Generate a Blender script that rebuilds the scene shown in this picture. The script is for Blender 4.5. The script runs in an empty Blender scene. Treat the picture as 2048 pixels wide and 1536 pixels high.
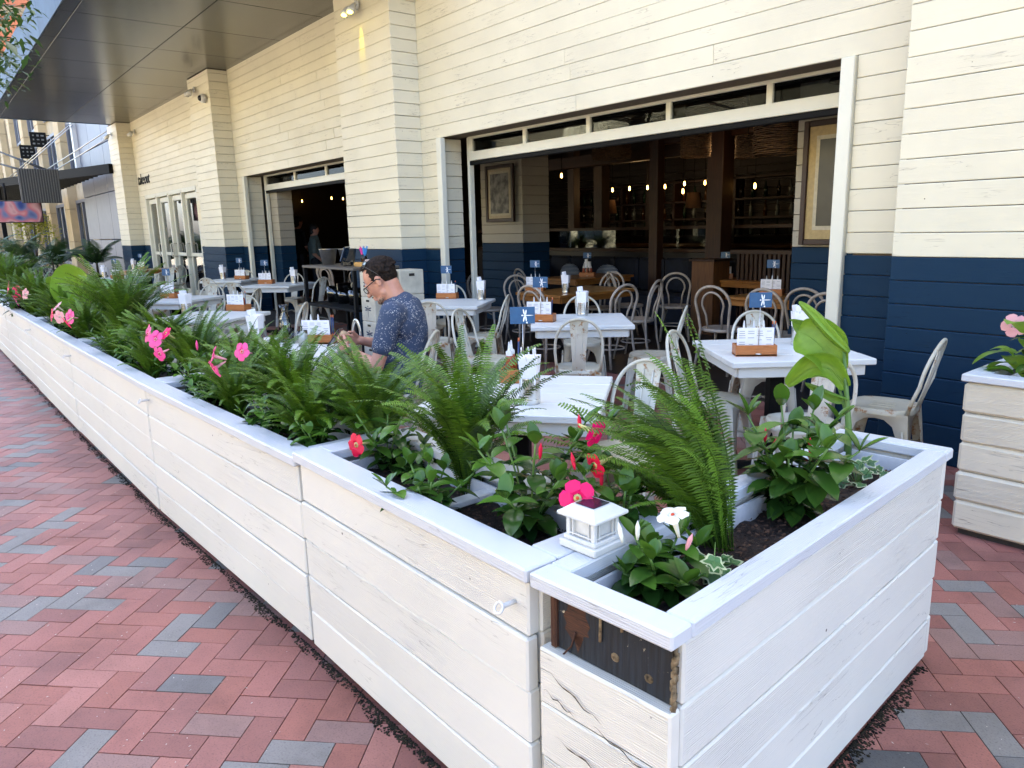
import bpy, math, random
from math import sin, cos, pi, radians
from mathutils import Vector, Matrix, Quaternion
S = bpy.context.scene
COL = S.collection
# ------------------------------------------------------------ camera, sky, sun, exposure
CX, CY, FOC, CAMH = 1024., 768., 1480., 1.5      # measured on the 2048 x 1536 photograph
def _basis():
    d = Vector((1190-CX, 7800-CY, FOC)).normalized()
    l = Vector((-180-CX, 479-CY, FOC)).normalized()
    l = (l - d*l.dot(d)).normalized()
    X = -l; Z = -d; Y = Z.cross(X)
    return Matrix((X, Y, Z))
RB = _basis()
cam = bpy.data.cameras.new('camera'); camo = bpy.data.objects.new('camera', cam); COL.objects.link(camo)
r_, u_, b_ = RB.col[0], -RB.col[1], -RB.col[2]
camo.matrix_world = Matrix(((r_[0], u_[0], b_[0], 0), (r_[1], u_[1], b_[1], 0), (r_[2], u_[2], b_[2], CAMH), (0, 0, 0, 1)))
cam.sensor_width = 36; cam.lens = 36*FOC/2048; cam.clip_start = .02; cam.clip_end = 600
S.camera = camo
SUN_EL, SUN_AZ = radians(55), Vector((-.34, .94)).normalized()          # the sun stands behind the restaurant
w = bpy.data.worlds.new('World'); S.world = w; w.use_nodes = True
wn = w.node_tree.nodes; wl = w.node_tree.links
sky = wn.new('ShaderNodeTexSky'); sky.sky_type = 'NISHITA'; sky.sun_disc = False
sky.sun_elevation = SUN_EL; sky.sun_rotation = math.atan2(SUN_AZ.x, SUN_AZ.y)
sky.air_density = .75; sky.dust_density = 3.0; sky.ozone_density = .8
wl.new(sky.outputs[0], wn['Background'].inputs[0]); wn['Background'].inputs[1].default_value = .15
sl = bpy.data.lights.new('sun', 'SUN'); sl.energy = 4.5; sl.angle = radians(.5); sl.color = (1, .94, .84)
so = bpy.data.objects.new('sun', sl); COL.objects.link(so)
sd = Vector((SUN_AZ.x*cos(SUN_EL), SUN_AZ.y*cos(SUN_EL), sin(SUN_EL)))
so.rotation_euler = sd.to_track_quat('Z', 'Y').to_euler(); so.location = sd*60
S.view_settings.view_transform = 'Standard'; S.view_settings.look = 'None'
S.view_settings.exposure = 2.95; S.view_settings.gamma = 1.0; S.view_settings.use_curve_mapping = False
# ------------------------------------------------------------ measuring: picture point -> place on a plane
def _ray(x, y): return RB @ Vector((x-CX, y-CY, FOC))
def atz(x, y, z=0.):
    r = _ray(x, y); t = (z-CAMH)/r.z; return Vector((r.x*t, r.y*t, z))
def aty(x, y, Y):
    r = _ray(x, y); t = Y/r.y; return Vector((r.x*t, Y, r.z*t+CAMH))
# ------------------------------------------------------------ mesh builder
class MB:
    def __init__(s):
        s.v = []; s.f = []; s.uv = []; s.sm = []; s.t = []; s.M = Matrix.Identity(4); s.tint = 0.
    def add(s, vs, fs, uvs=None, smooth=False):
        n = len(s.v); s.v += [tuple(s.M @ Vector(p)) for p in vs]
        for i, f in enumerate(fs):
            s.f.append([n+k for k in f]); s.sm.append(smooth); s.t.append(s.tint)
            s.uv.append(uvs[i] if uvs else [(vs[k][0]+vs[k][2]*.37, vs[k][1]+vs[k][2]) for k in f])
    def box(s, c, d, ch=0., rz=0., R=None, jit=None):
        c = Vector(c); hx, hy, hz = d[0]/2, d[1]/2, d[2]/2
        ax = max(range(3), key=lambda i: d[i]); off = random.random()*7 if jit is None else jit
        rot = R if R is not None else Matrix.Rotation(rz, 3, 'Z')
        ch = min(ch, .45*min(d))
        vs = []; idx = {}
        sg = [(a, b, e) for a in (-1, 1) for b in (-1, 1) for e in (-1, 1)]
        if ch <= 0:
            for q in sg: idx[q] = len(vs); vs.append(Vector((q[0]*hx, q[1]*hy, q[2]*hz)))
            fs = [[idx[(-1,-1,-1)], idx[(-1,-1,1)], idx[(-1,1,1)], idx[(-1,1,-1)]], [idx[(1,-1,-1)], idx[(1,1,-1)], idx[(1,1,1)], idx[(1,-1,1)]],
                  [idx[(-1,-1,-1)], idx[(1,-1,-1)], idx[(1,-1,1)], idx[(-1,-1,1)]], [idx[(-1,1,-1)], idx[(-1,1,1)], idx[(1,1,1)], idx[(1,1,-1)]],
                  [idx[(-1,-1,-1)], idx[(-1,1,-1)], idx[(1,1,-1)], idx[(1,-1,-1)]], [idx[(-1,-1,1)], idx[(1,-1,1)], idx[(1,1,1)], idx[(-1,1,1)]]]
        else:
            for q in sg:
                for a in range(3):
                    p = [q[0]*(hx-ch), q[1]*(hy-ch), q[2]*(hz-ch)]; p[a] = q[a]*[hx, hy, hz][a]
                    idx[q+(a,)] = len(vs); vs.append(Vector(p))
            fs = []
            for a in range(3):
                b, e = (a+1) % 3, (a+2) % 3
                for sa in (-1, 1):
                    f = []
                    for sb, se in ((-1,-1), (1,-1), (1,1), (-1,1)):
                        q = [0]*3; q[a] = sa; q[b] = sb; q[e] = se; f.append(idx[tuple(q)+(a,)])
                    fs.append(f if sa > 0 else f[::-1])
                for sb in (-1, 1):
                    for se in (-1, 1):
                        q1 = [0]*3; q1[a] = -1; q1[b] = sb; q1[e] = se; q2 = list(q1); q2[a] = 1
                        f = [idx[tuple(q1)+(b,)], idx[tuple(q2)+(b,)], idx[tuple(q2)+(e,)], idx[tuple(q1)+(e,)]]
                        fs.append(f if sb*se < 0 else f[::-1])
            for q in sg:
                f = [idx[q+(0,)], idx[q+(1,)], idx[q+(2,)]]
                fs.append(f if q[0]*q[1]*q[2] > 0 else f[::-1])
        uvs = []
        o = [i for i in range(3) if i != ax]
        for f in fs:
            n = (vs[f[1]]-vs[f[0]]).cross(vs[f[2]]-vs[f[0]])
            k = max(o, key=lambda i: abs(n[i]))
            j = [i for i in o if i != k][0]
            if abs(n[ax]) > .6*max(abs(n[i]) for i in o): uvs.append([(vs[q][o[0]]*.3+off, vs[q][o[1]]*.08+off) for q in f])
            else: uvs.append([(vs[q][ax]+off*3, vs[q][j]+off+.31*k) for q in f])
        s.add([c + rot @ p for p in vs], fs, uvs)
    def tube(s, pts, r, n=8, cap=True, closed=False, flat=1.):
        pts = [Vector(p) for p in pts]; m = len(pts)
        rr = r if isinstance(r, (list, tuple)) else [r]*m
        T = []
        for i in range(m):
            a = pts[(i-1) % m] if (i > 0 or closed) else pts[i]; b = pts[(i+1) % m] if (i < m-1 or closed) else pts[i]
            t = (b-a); T.append(t.normalized() if t.length > 1e-9 else Vector((0, 0, 1)))
        up = Vector((0, 0, 1)) if abs(T[0].z) < .9 else Vector((1, 0, 0))
        N = (up - T[0]*up.dot(T[0])).normalized(); vs = []; L = 0; LL = []
        for i in range(m):
            if i: N = (N - T[i]*N.dot(T[i])); N = N.normalized() if N.length > 1e-6 else T[i].orthogonal().normalized(); L += (pts[i]-pts[i-1]).length
            B = T[i].cross(N); LL.append(L)
            for k in range(n):
                a = 2*pi*k/n; vs.append(pts[i] + N*cos(a)*rr[i] + B*sin(a)*rr[i]*flat)
        fs = []; uv = []
        for i in range(m if closed else m-1):
            j = (i+1) % m
            for k in range(n):
                q = (k+1) % n; fs.append([i*n+k, i*n+q, j*n+q, j*n+k])
                uv.append([(LL[i], k*.02), (LL[i], (k+1)*.02), (LL[j], (k+1)*.02), (LL[j], k*.02)])
        if cap and not closed:
            fs += [list(range(n))[::-1], [(m-1)*n+k for k in range(n)]]; uv += [[(0, 0)]*n, [(0, 0)]*n]
        s.add(vs, fs, uv, True)
    def lathe(s, prof, n=20, c=(0, 0, 0)):
        c = Vector(c); vs = []; fs = []; m = len(prof)
        for r, z in prof:
            for k in range(n): vs.append(c+Vector((r*cos(2*pi*k/n), r*sin(2*pi*k/n), z)))
        for i in range(m-1):
            for k in range(n):
                q = (k+1) % n; fs.append([i*n+k, i*n+q, (i+1)*n+q, (i+1)*n+k])
        s.add(vs, fs, None, True)
    def prism(s, poly, z0, z1, smooth=False):
        n = len(poly); vs = [(p[0], p[1], z0) for p in poly]+[(p[0], p[1], z1) for p in poly]
        fs = [list(range(n))[::-1], list(range(n, 2*n))]+[[i, (i+1) % n, n+(i+1) % n, n+i] for i in range(n)]
        s.add(vs, fs, None, smooth)
    rs = 1.
    def ell(s, c, r, n=12, m=8, R=None):
        c = Vector(c); r = (r, r, r) if not isinstance(r, (tuple, list)) else r; r = tuple(q*MB.rs for q in r); vs = []; fs = []
        for i in range(m+1):
            t = pi*i/m
            for k in range(n):
                a = 2*pi*k/n; p = Vector((r[0]*sin(t)*cos(a), r[1]*sin(t)*sin(a), r[2]*cos(t)))
                vs.append(c+(R @ p if R is not None else p))
        for i in range(m):
            for k in range(n):
                q = (k+1) % n; fs.append([i*n+k, (i+1)*n+k, (i+1)*n+q, i*n+q])
        s.add(vs, fs, None, True)
    def cap(s, a, b, ra, rb, n=12):          # capsule for remeshed figures
        a = Vector(a); b = Vector(b); k = 5; pts = []; rs = []; ra *= MB.rs; rb *= MB.rs; d = (b-a).normalized()
        for i in range(k): t = pi/2*i/k; pts.append(a-d*ra*cos(t)); rs.append(max(ra*sin(t), 1e-4))
        for i in range(5): t = i/4; pts.append(a.lerp(b, t)); rs.append(ra+(rb-ra)*t)
        for i in range(1, k+1): t = pi/2*i/k; pts.append(b+d*rb*sin(t)); rs.append(max(rb*cos(t), 1e-4))
        s.tube(pts, rs, n)
    def mesh(s, name):
        me = bpy.data.meshes.new(name); me.from_pydata(s.v, [], s.f)
        uvl = me.uv_layers.new(name='UVMap').data; i = 0
        flat = []
        for u in s.uv:
            for q in u: flat += [q[0], q[1]]
        uvl.foreach_set('uv', flat)
        me.polygons.foreach_set('use_smooth', s.sm)
        at = me.attributes.new('tint', 'FLOAT', 'FACE'); at.data.foreach_set('value', s.t)
        me.update(); return me
    def build(s, name, mat, parent=None):
        me = s.mesh(name)
        for m in (mat if isinstance(mat, (list, tuple)) else [mat]): me.materials.append(m)
        o = bpy.data.objects.new(name, me); COL.objects.link(o)
        if parent: o.parent = parent
        return o
def tag(o, label=None, cat=None, group=None, kind=None):
    if label: o['label'] = label
    if cat: o['category'] = cat
    if group: o['group'] = group
    if kind: o['kind'] = kind
    return o
def thing(name, label, cat, loc=(0, 0, 0), rz=0., group=None):
    o = bpy.data.objects.new(name, None); COL.objects.link(o); o.empty_display_size = .1
    o.location = loc; o.rotation_euler = (0, 0, rz); return tag(o, label, cat, group)
def dup(root, loc, rz, label, group=None, parent=None):
    def cp(o, par):
        c = o.copy(); COL.objects.link(c); c.parent = par
        for ch in list(o.children): cp(ch, c)
        return c
    r = cp(root, parent); r.location = loc; r.rotation_euler = (0, 0, rz); r['label'] = label
    if group: r['group'] = group
    return r
class Proto:                                  # first use is the original, later uses are copies
    def __init__(s, make): s.make = make; s.o = None
    def put(s, loc, rz, label, group=None):
        if s.o is None:
            s.o = s.make(); s.o.location = loc; s.o.rotation_euler = (0, 0, rz); s.o['label'] = label
            if group: s.o['group'] = group
            return s.o
        return dup(s.o, loc, rz, label, group)
# ------------------------------------------------------------ materials
MATS = {}
def newmat(name):
    m = bpy.data.materials.new(name); m.use_nodes = True; MATS[name] = m
    return m, m.node_tree.nodes, m.node_tree.links, m.node_tree.nodes['Principled BSDF']
def N(ns, t, **kw):
    n = ns.new(t)
    for k, v in kw.items():
        if k[0] == '_': setattr(n, k[1:], v)
        else: n.inputs[k if not k.startswith('i') or not k[1:].isdigit() else int(k[1:])].default_value = v
    return n
def ramp(ns, stops, interp='LINEAR'):
    r = ns.new('ShaderNodeValToRGB'); e = r.color_ramp.elements; r.color_ramp.interpolation = interp
    while len(e) > 1: e.remove(e[-1])
    e[0].position = stops[0][0]; e[0].color = tuple(stops[0][1])+(1,) if len(stops[0][1]) == 3 else stops[0][1]
    for p, c in stops[1:]:
        q = e.new(p); q.color = tuple(c)+(1,)
    return r
def mix(ns, ls, fac, a, b, mode='MIX'):
    m = ns.new('ShaderNodeMix'); m.data_type = 'RGBA'; m.blend_type = mode
    for s_, v in ((m.inputs[0], fac), (m.inputs[6], a), (m.inputs[7], b)):
        if hasattr(v, 'links') or hasattr(v, 'is_linked'): ls.new(v, s_)
        elif isinstance(v, (int, float)): s_.default_value = v
        else: s_.default_value = tuple(v)+(1,) if len(v) == 3 else v
    return m.outputs[2]
def plain(name, col, rough=.5, metal=0., var=.06, scale=30., spec=.5, bump=0.):
    m, ns, ls, b = newmat(name)
    tc = ns.new('ShaderNodeTexCoord'); n = N(ns, 'ShaderNodeTexNoise', Scale=scale, Detail=4.)
    ls.new(tc.outputs['Object'], n.inputs['Vector'])
    dk = tuple(c*(1-var*3) for c in col); lt = tuple(min(1, c*(1+var)) for c in col)
    r = ramp(ns, [(.3, dk), (.7, lt)]); ls.new(n.outputs[0], r.inputs[0]); ls.new(r.outputs[0], b.inputs['Base Color'])
    b.inputs['Roughness'].default_value = rough; b.inputs['Metallic'].default_value = metal; b.inputs['Specular IOR Level'].default_value = spec
    if bump:
        bp = N(ns, 'ShaderNodeBump', Strength=bump, Distance=.004); ls.new(n.outputs[0], bp.inputs['Height']); ls.new(bp.outputs[0], b.inputs['Normal'])
    return m
def painted(name, col, dark, grain=.5, crack=.5, rough=.42, dirt=.25, spec=.3):
    """painted timber: grain and cracks run along the board (UV x), dirt in blotches"""
    m, ns, ls, b = newmat(name)
    uv = ns.new('ShaderNodeTexCoord')
    mp = N(ns, 'ShaderNodeMapping'); mp.inputs['Scale'].default_value = (1.6, 34, 1); ls.new(uv.outputs['UV'], mp.inputs[0])
    g1 = N(ns, 'ShaderNodeTexNoise', Scale=3., Detail=8., Roughness=.7, Distortion=.9); ls.new(mp.outputs[0], g1.inputs['Vector'])
    mp2 = N(ns, 'ShaderNodeMapping'); mp2.inputs['Scale'].default_value = (.7, 6.5, 1); ls.new(uv.outputs['UV'], mp2.inputs[0])
    wv = N(ns, 'ShaderNodeTexWave', Scale=9., Distortion=9., Detail=2.5); wv.bands_direction = 'Y'; wv.inputs['Detail Scale'].default_value = .6
    ls.new(mp2.outputs[0], wv.inputs['Vector'])
    mp3 = N(ns, 'ShaderNodeMapping'); mp3.inputs['Scale'].default_value = (1.1, 17, 1); ls.new(uv.outputs['UV'], mp3.inputs[0])
    ck = N(ns, 'ShaderNodeTexNoise', Scale=1.7, Detail=3., Distortion=.6); ls.new(mp3.outputs[0], ck.inputs['Vector'])
    cr = ramp(ns, [(.494, (1, 1, 1)), (.4995, (0, 0, 0)), (.5005, (0, 0, 0)), (.506, (1, 1, 1))]); ls.new(ck.outputs[0], cr.inputs[0])
    msk = N(ns, 'ShaderNodeTexNoise', Scale=2.1, Detail=2.); ls.new(uv.outputs['UV'], msk.inputs['Vector'])
    mr = ramp(ns, [(.35, (0, 0, 0)), (.46, (1, 1, 1))]); ls.new(msk.outputs[0], mr.inputs[0])
    crm = mix(ns, ls, 1., cr.outputs[0], mr.outputs[0], 'LIGHTEN')
    bl = N(ns, 'ShaderNodeTexNoise', Scale=1.3, Detail=5., Roughness=.6); ls.new(uv.outputs['Object'], bl.inputs['Vector'])
    br = ramp(ns, [(.35, tuple(c*(1-dirt*.5) for c in col)), (.65, col)]); ls.new(bl.outputs[0], br.inputs[0])
    c2 = mix(ns, ls, .05*grain, br.outputs[0], g1.outputs[0], 'MULTIPLY')
    ml = N(ns, 'ShaderNodeMath', _operation='MULTIPLY'); inv = N(ns, 'ShaderNodeInvert'); ls.new(crm, inv.inputs[1]); ls.new(inv.outputs[0], ml.inputs[0]); ml.inputs[1].default_value = crack
    c3 = mix(ns, ls, ml.outputs[0], c2, dark)
    sp = N(ns, 'ShaderNodeTexVoronoi', Scale=7.); sp.inputs['Randomness'].default_value = 1; ls.new(uv.outputs['Object'], sp.inputs['Vector'])
    sr = ramp(ns, [(.022, (1, 1, 1)), (.034, (0, 0, 0))]); ls.new(sp.outputs['Distance'], sr.inputs[0])
    c4 = mix(ns, ls, sr.outputs[0], c3, dark)
    ls.new(c4, b.inputs['Base Color'])
    h1 = N(ns, 'ShaderNodeMath', _operation='MULTIPLY_ADD'); ls.new(wv.outputs['Fac'], h1.inputs[0]); h1.inputs[1].default_value = .55; ls.new(g1.outputs[0], h1.inputs[2])
    h2 = N(ns, 'ShaderNodeMath', _operation='MULTIPLY_ADD'); ls.new(inv.outputs[0], h2.inputs[0]); h2.inputs[1].default_value = -1.1*crack; ls.new(h1.outputs[0], h2.inputs[2])
    mk = N(ns, 'ShaderNodeTexNoise', Scale=1.1, Detail=2.); ls.new(uv.outputs['UV'], mk.inputs['Vector']); mkr = ramp(ns, [(.38, (.12, .12, .12)), (.62, (1, 1, 1))]); ls.new(mk.outputs[0], mkr.inputs[0])
    h3 = N(ns, 'ShaderNodeMath', _operation='MULTIPLY'); ls.new(h2.outputs[0], h3.inputs[0]); ls.new(mkr.outputs[0], h3.inputs[1])
    bp = N(ns, 'ShaderNodeBump', Strength=grain, Distance=.0026); ls.new(h3.outputs[0], bp.inputs['Height']); ls.new(bp.outputs[0], b.inputs['Normal'])
    b.inputs['Roughness'].default_value = rough; b.inputs['Specular IOR Level'].default_value = spec
    return m
def wood(name, c1, c2, rough=.4, sc=1.):
    m, ns, ls, b = newmat(name); uv = ns.new('ShaderNodeTexCoord')
    mp = N(ns, 'ShaderNodeMapping'); mp.inputs['Scale'].default_value = (1.2*sc, 18*sc, 1); ls.new(uv.outputs['UV'], mp.inputs[0])
    g = N(ns, 'ShaderNodeTexNoise', Scale=3., Detail=7., Roughness=.65, Distortion=1.2); ls.new(mp.outputs[0], g.inputs['Vector'])
    r = ramp(ns, [(.3, c1), (.68, c2)]); ls.new(g.outputs[0], r.inputs[0]); ls.new(r.outputs[0], b.inputs['Base Color'])
    bp = N(ns, 'ShaderNodeBump', Strength=.25, Distance=.002); ls.new(g.outputs[0], bp.inputs['Height']); ls.new(bp.outputs[0], b.inputs['Normal'])
    b.inputs['Roughness'].default_value = rough; return m
def leafmat(name, c1, c2, rough=.4, trans=.25, vein=0.):
    m, ns, ls, b = newmat(name)
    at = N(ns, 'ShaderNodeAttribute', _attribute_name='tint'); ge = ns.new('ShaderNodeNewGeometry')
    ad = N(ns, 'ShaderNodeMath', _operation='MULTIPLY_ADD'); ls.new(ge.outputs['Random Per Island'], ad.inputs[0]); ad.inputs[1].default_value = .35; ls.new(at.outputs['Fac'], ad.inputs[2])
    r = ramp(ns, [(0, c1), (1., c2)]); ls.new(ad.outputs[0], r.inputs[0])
    ls.new(r.outputs[0], b.inputs['Base Color']); b.inputs['Roughness'].default_value = rough
    b.inputs['Specular IOR Level'].default_value = .4
    if vein:
        uv = ns.new('ShaderNodeTexCoord'); wv = N(ns, 'ShaderNodeTexWave', Scale=vein, Distortion=.6); wv.bands_direction = 'X'
        ls.new(uv.outputs['UV'], wv.inputs['Vector'])
        bp = N(ns, 'ShaderNodeBump', Strength=.35, Distance=.003); ls.new(wv.outputs['Fac'], bp.inputs['Height']); ls.new(bp.outputs[0], b.inputs['Normal'])
        nz = N(ns, 'ShaderNodeTexNoise', Scale=6., Detail=4.); ls.new(uv.outputs['UV'], nz.inputs['Vector'])
        cc = mix(ns, ls, .35, r.outputs[0], nz.outputs[0], 'OVERLAY'); ls.new(cc, b.inputs['Base Color'])
    tr = ns.new('ShaderNodeBsdfTranslucent'); ls.new(r.outputs[0], tr.inputs[0])
    mx = N(ns, 'ShaderNodeMixShader', Fac=trans); ls.new(b.outputs[0], mx.inputs[1]); ls.new(tr.outputs[0], mx.inputs[2])
    ls.new(mx.outputs[0], ns['Material Output'].inputs[0]); return m
def glass(name, tint=(1, 1, 1), refl=.08, alpha=.9):
    m, ns, ls, b = newmat(name); ns.remove(b)
    tr = N(ns, 'ShaderNodeBsdfTransparent'); tr.inputs[0].default_value = tuple(tint)+(1,)
    gl = N(ns, 'ShaderNodeBsdfGlossy', Roughness=.015); fr = N(ns, 'ShaderNodeFresnel', IOR=1.35)
    ad = N(ns, 'ShaderNodeMath', _operation='ADD'); ls.new(fr.outputs[0], ad.inputs[0]); ad.inputs[1].default_value = refl
    mx = ns.new('ShaderNodeMixShader'); ls.new(ad.outputs[0], mx.inputs[0]); ls.new(tr.outputs[0], mx.inputs[1]); ls.new(gl.outputs[0], mx.inputs[2])
    ls.new(mx.outputs[0], ns['Material Output'].inputs[0]); return m
def emis(name, col, st):
    m, ns, ls, b = newmat(name); b.inputs['Base Color'].default_value = tuple(col)+(1,)
    b.inputs['Emission Color'].default_value = tuple(col)+(1,); b.inputs['Emission Strength'].default_value = st; return m
CREAM = painted('cream_siding_paint', (.715, .66, .50), (.10, .06, .035), .55, .8, .45, .15)
NAVY = painted('navy_siding_paint', (.0075, .030, .062), (.002, .006, .012), .45, .6, .5, .2, .12)
WHITE = painted('planter_paint', (.69, .672, .60), (.05, .03, .02), .85, .5, .40, .12)
CAPW = painted('planter_cap_skylit_tone', (.56, .58, .60), (.06, .05, .045), .6, .6, .38, .12)  # same paint as the sides; skylight blue and dimming put into this colour
TABW = painted('table_paint', (.66, .67, .64), (.12, .10, .08), .4, .5, .4, .15)
TRIM = painted('door_trim_paint', (.70, .68, .56), (.25, .18, .12), .15, .1, .35, .2)
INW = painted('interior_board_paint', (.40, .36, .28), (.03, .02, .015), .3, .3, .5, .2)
DARKGAP = plain('dark_gap', (.030, .022, .016), .9)
WALLGAP = plain('siding_gap', (.15, .115, .075), .9)
WEATH = painted('weathered_cream_paint', (.68, .61, .47), (.10, .06, .04), 1.2, .9, .5, .25)
WHITEX = painted('split_planter_paint', (.70, .675, .59), (.03, .02, .015), 1.15, .9, .42, .15)
METW, _n, _l, _b = newmat('chipped_cream_metal')
def _chair_paint():
    tc = _n.new('ShaderNodeTexCoord')
    n1 = N(_n, 'ShaderNodeTexNoise', Scale=9., Detail=8., Roughness=.72); _l.new(tc.outputs['Object'], n1.inputs['Vector'])
    r1 = ramp(_n, [(.57, (0, 0, 0)), (.635, (1, 1, 1))]); _l.new(n1.outputs[0], r1.inputs[0])
    n2 = N(_n, 'ShaderNodeTexNoise', Scale=3., Detail=3.); _l.new(tc.outputs['Object'], n2.inputs['Vector'])
    r2 = ramp(_n, [(.4, (.46, .43, .33)), (.6, (.66, .64, .54))]); _l.new(n2.outputs[0], r2.inputs[0])
    rs = ramp(_n, [(0., (.20, .085, .03)), (1., (.40, .20, .06))]); _l.new(n2.outputs[0], rs.inputs[0])
    c = mix(_n, _l, r1.outputs[0], r2.outputs[0], rs.outputs[0]); _l.new(c, _b.inputs['Base Color'])
    _b.inputs['Roughness'].default_value = .42; _b.inputs['Specular IOR Level'].default_value = .5
_chair_paint()
BENT = plain('washed_bentwood', (.40, .33, .26), .5, 0, .10, 14)
BLACK = plain('black_metal', (.006, .006, .006), .65, 0, .06, 30, .15)
BLKP = plain('black_plastic', (.015, .015, .016), .25)
STEEL = plain('bare_steel', (.62, .60, .56), .28, 1., .06, 20)
CANM = plain('tin_can_metal', (.74, .73, .70), .25, 1., .08, 25)
ORW = wood('caddy_wood', (.28, .085, .02), (.48, .17, .045), .35, 3)
TABO = wood('oiled_table_wood', (.16, .055, .010), (.34, .14, .03), .3, 1)
POSTW = wood('dark_post_wood', (.010, .0035, .0015), (.046, .016, .006), .5, .8)
ENDW = wood('panel_wood', (.07, .026, .008), (.17, .07, .022), .45, .6)
WICK = plain('wicker', (.16, .085, .035), .7, 0, .2, 40)
PAPER = plain('paper', (.80, .79, .80), .7, 0, .02)
NAVC = plain('navy_card', (.016, .085, .20), .45, 0, .05)
WHTP = plain('white_plastic', (.60, .60, .58), .3, 0, .02)
INK = plain('print_ink', (.14, .15, .2), .6)
MARK = plain('white_print', (.85, .86, .86), .5, 0, .01)
SOIL, _n, _l, _b = newmat('potting_soil')
def _soil():
    tc = _n.new('ShaderNodeTexCoord'); n = N(_n, 'ShaderNodeTexNoise', Scale=70., Detail=8., Roughness=.8); _l.new(tc.outputs['Object'], n.inputs['Vector'])
    r = ramp(_n, [(.35, (.006, .004, .003)), (.62, (.035, .018, .010)), (.70, (.16, .12, .08))]); _l.new(n.outputs[0], r.inputs[0]); _l.new(r.outputs[0], _b.inputs['Base Color'])
    bp = N(_n, 'ShaderNodeBump', Strength=1., Distance=.012); _l.new(n.outputs[0], bp.inputs['Height']); _l.new(bp.outputs[0], _b.inputs['Normal']); _b.inputs['Roughness'].default_value = .9
_soil()
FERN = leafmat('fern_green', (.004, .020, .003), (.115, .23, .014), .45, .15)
LEAFD = leafmat('glossy_leaf', (.006, .030, .008), (.085, .19, .022), .22, .15, 0)
BIGL = leafmat('broad_leaf', (.10, .24, .03), (.24, .40, .04), .35, .35, 16)
PALM = leafmat('palm_green', (.010, .035, .010), (.06, .12, .025), .4, .2)
IVYG = leafmat('ivy_green', (.03, .10, .03), (.08, .20, .06), .4, .2)
IVYC = leafmat('ivy_cream_edge', (.42, .48, .26), (.55, .58, .38), .4, .2)
STEM = plain('green_stem', (.10, .20, .04), .45)
BARK = plain('bark', (.07, .05, .035), .9, 0, .2, 12, .3, .6)
HOTP = leafmat('hot_pink_petal', (.80, .002, .12), (.88, .01, .20), .45, .25)
REDP = leafmat('red_petal', (.70, .003, .05), (.80, .008, .08), .45, .25)
PINK = leafmat('pink_petal', (.85, .06, .30), (.88, .16, .42), .45, .25)
PALE = leafmat('pale_pink_petal', (.80, .38, .42), (.85, .48, .50), .45, .25)
WHTF = leafmat('white_petal', (.80, .80, .70), (.85, .85, .74), .45, .25)
THROAT = plain('flower_throat', (.50, .05, .01), .5)
TUBEC = plain('flower_tube', (.50, .46, .18), .5)
GLASS = glass('clear_glass', (.96, .98, .97), .04)
PANE = glass('window_glass', (.55, .58, .60), -.02)
DOORG = glass('door_glass', (.45, .46, .45), .22)
BULB = emis('warm_filament', (1., .50, .12), 3.)
# ============================================================ SETTING: ground and paving
random.seed(4)
BRICK, _n, _l, _b = newmat('clay_brick')
def _brick():
    ge = _n.new('ShaderNodeNewGeometry'); tc = _n.new('ShaderNodeTexCoord')
    r = ramp(_n, [(0, (.31, .12, .092)), (.17, (.28, .115, .092)), (.3, (.24, .095, .075)), (.5, (.34, .145, .112)), (.62, (.29, .108, .078)), (.74, (.25, .145, .12)), (.86, (.205, .192, .172)), (.96, (.155, .148, .138)), (.99, (.09, .09, .09))], 'CONSTANT')
    at = N(_n, 'ShaderNodeAttribute', _attribute_name='tint'); _l.new(at.outputs['Fac'], r.inputs[0])
    n = N(_n, 'ShaderNodeTexNoise', Scale=160., Detail=4., Roughness=.7); _l.new(tc.outputs['Object'], n.inputs['Vector'])
    rr = ramp(_n, [(.30, (.35, .33, .33)), (.46, (.95, .95, .95)), (.66, (1, 1, 1)), (.74, (1.6, 1.6, 1.6))]); _l.new(n.outputs[0], rr.inputs[0])
    c = mix(_n, _l, .8, r.outputs[0], rr.outputs[0], 'MULTIPLY')
    n2 = N(_n, 'ShaderNodeTexNoise', Scale=2.3, Detail=9., Roughness=.7); _l.new(tc.outputs['Object'], n2.inputs['Vector'])
    r2 = ramp(_n, [(.3, (.62, .60, .60)), (.5, (.95, .93, .93)), (.7, (1.12, 1.1, 1.12))]); _l.new(n2.outputs[0], r2.inputs[0])
    c = mix(_n, _l, 1., c, r2.outputs[0], 'MULTIPLY')
    v = N(_n, 'ShaderNodeTexVoronoi', Scale=26.); _l.new(tc.outputs['Object'], v.inputs['Vector'])
    vr = ramp(_n, [(.035, (1, 1, 1)), (.05, (0, 0, 0))]); _l.new(v.outputs['Distance'], vr.inputs[0])
    vm = N(_n, 'ShaderNodeTexNoise', Scale=5.); _l.new(tc.outputs['Object'], vm.inputs['Vector']); vv = ramp(_n, [(.52, (0, 0, 0)), (.6, (.8, .8, .8))]); _l.new(vm.outputs[0], vv.inputs[0])
    f = mix(_n, _l, 1., vr.outputs[0], vv.outputs[0], 'MULTIPLY')
    c = mix(_n, _l, f, c, (.6, .56, .52)); _l.new(c, _b.inputs['Base Color'])
    bp = N(_n, 'ShaderNodeBump', Strength=.5, Distance=.002); _l.new(n.outputs[0], bp.inputs['Height']); _l.new(bp.outputs[0], _b.inputs['Normal'])
    _b.inputs['Roughness'].default_value = .55; _b.inputs['Specular IOR Level'].default_value = .4
_brick()
SAND = plain('joint_sand', (.035, .028, .024), .95)
GROUND = plain('far_paving', (.26, .235, .18), .8, 0, .1, 3)
g = MB(); g.add([(-200, -120, -.02), (120, -120, -.02), (120, 120, -.02), (-200, 120, -.02)], [[0, 1, 2, 3]])
tag(g.build('ground', GROUND), kind='structure')
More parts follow.
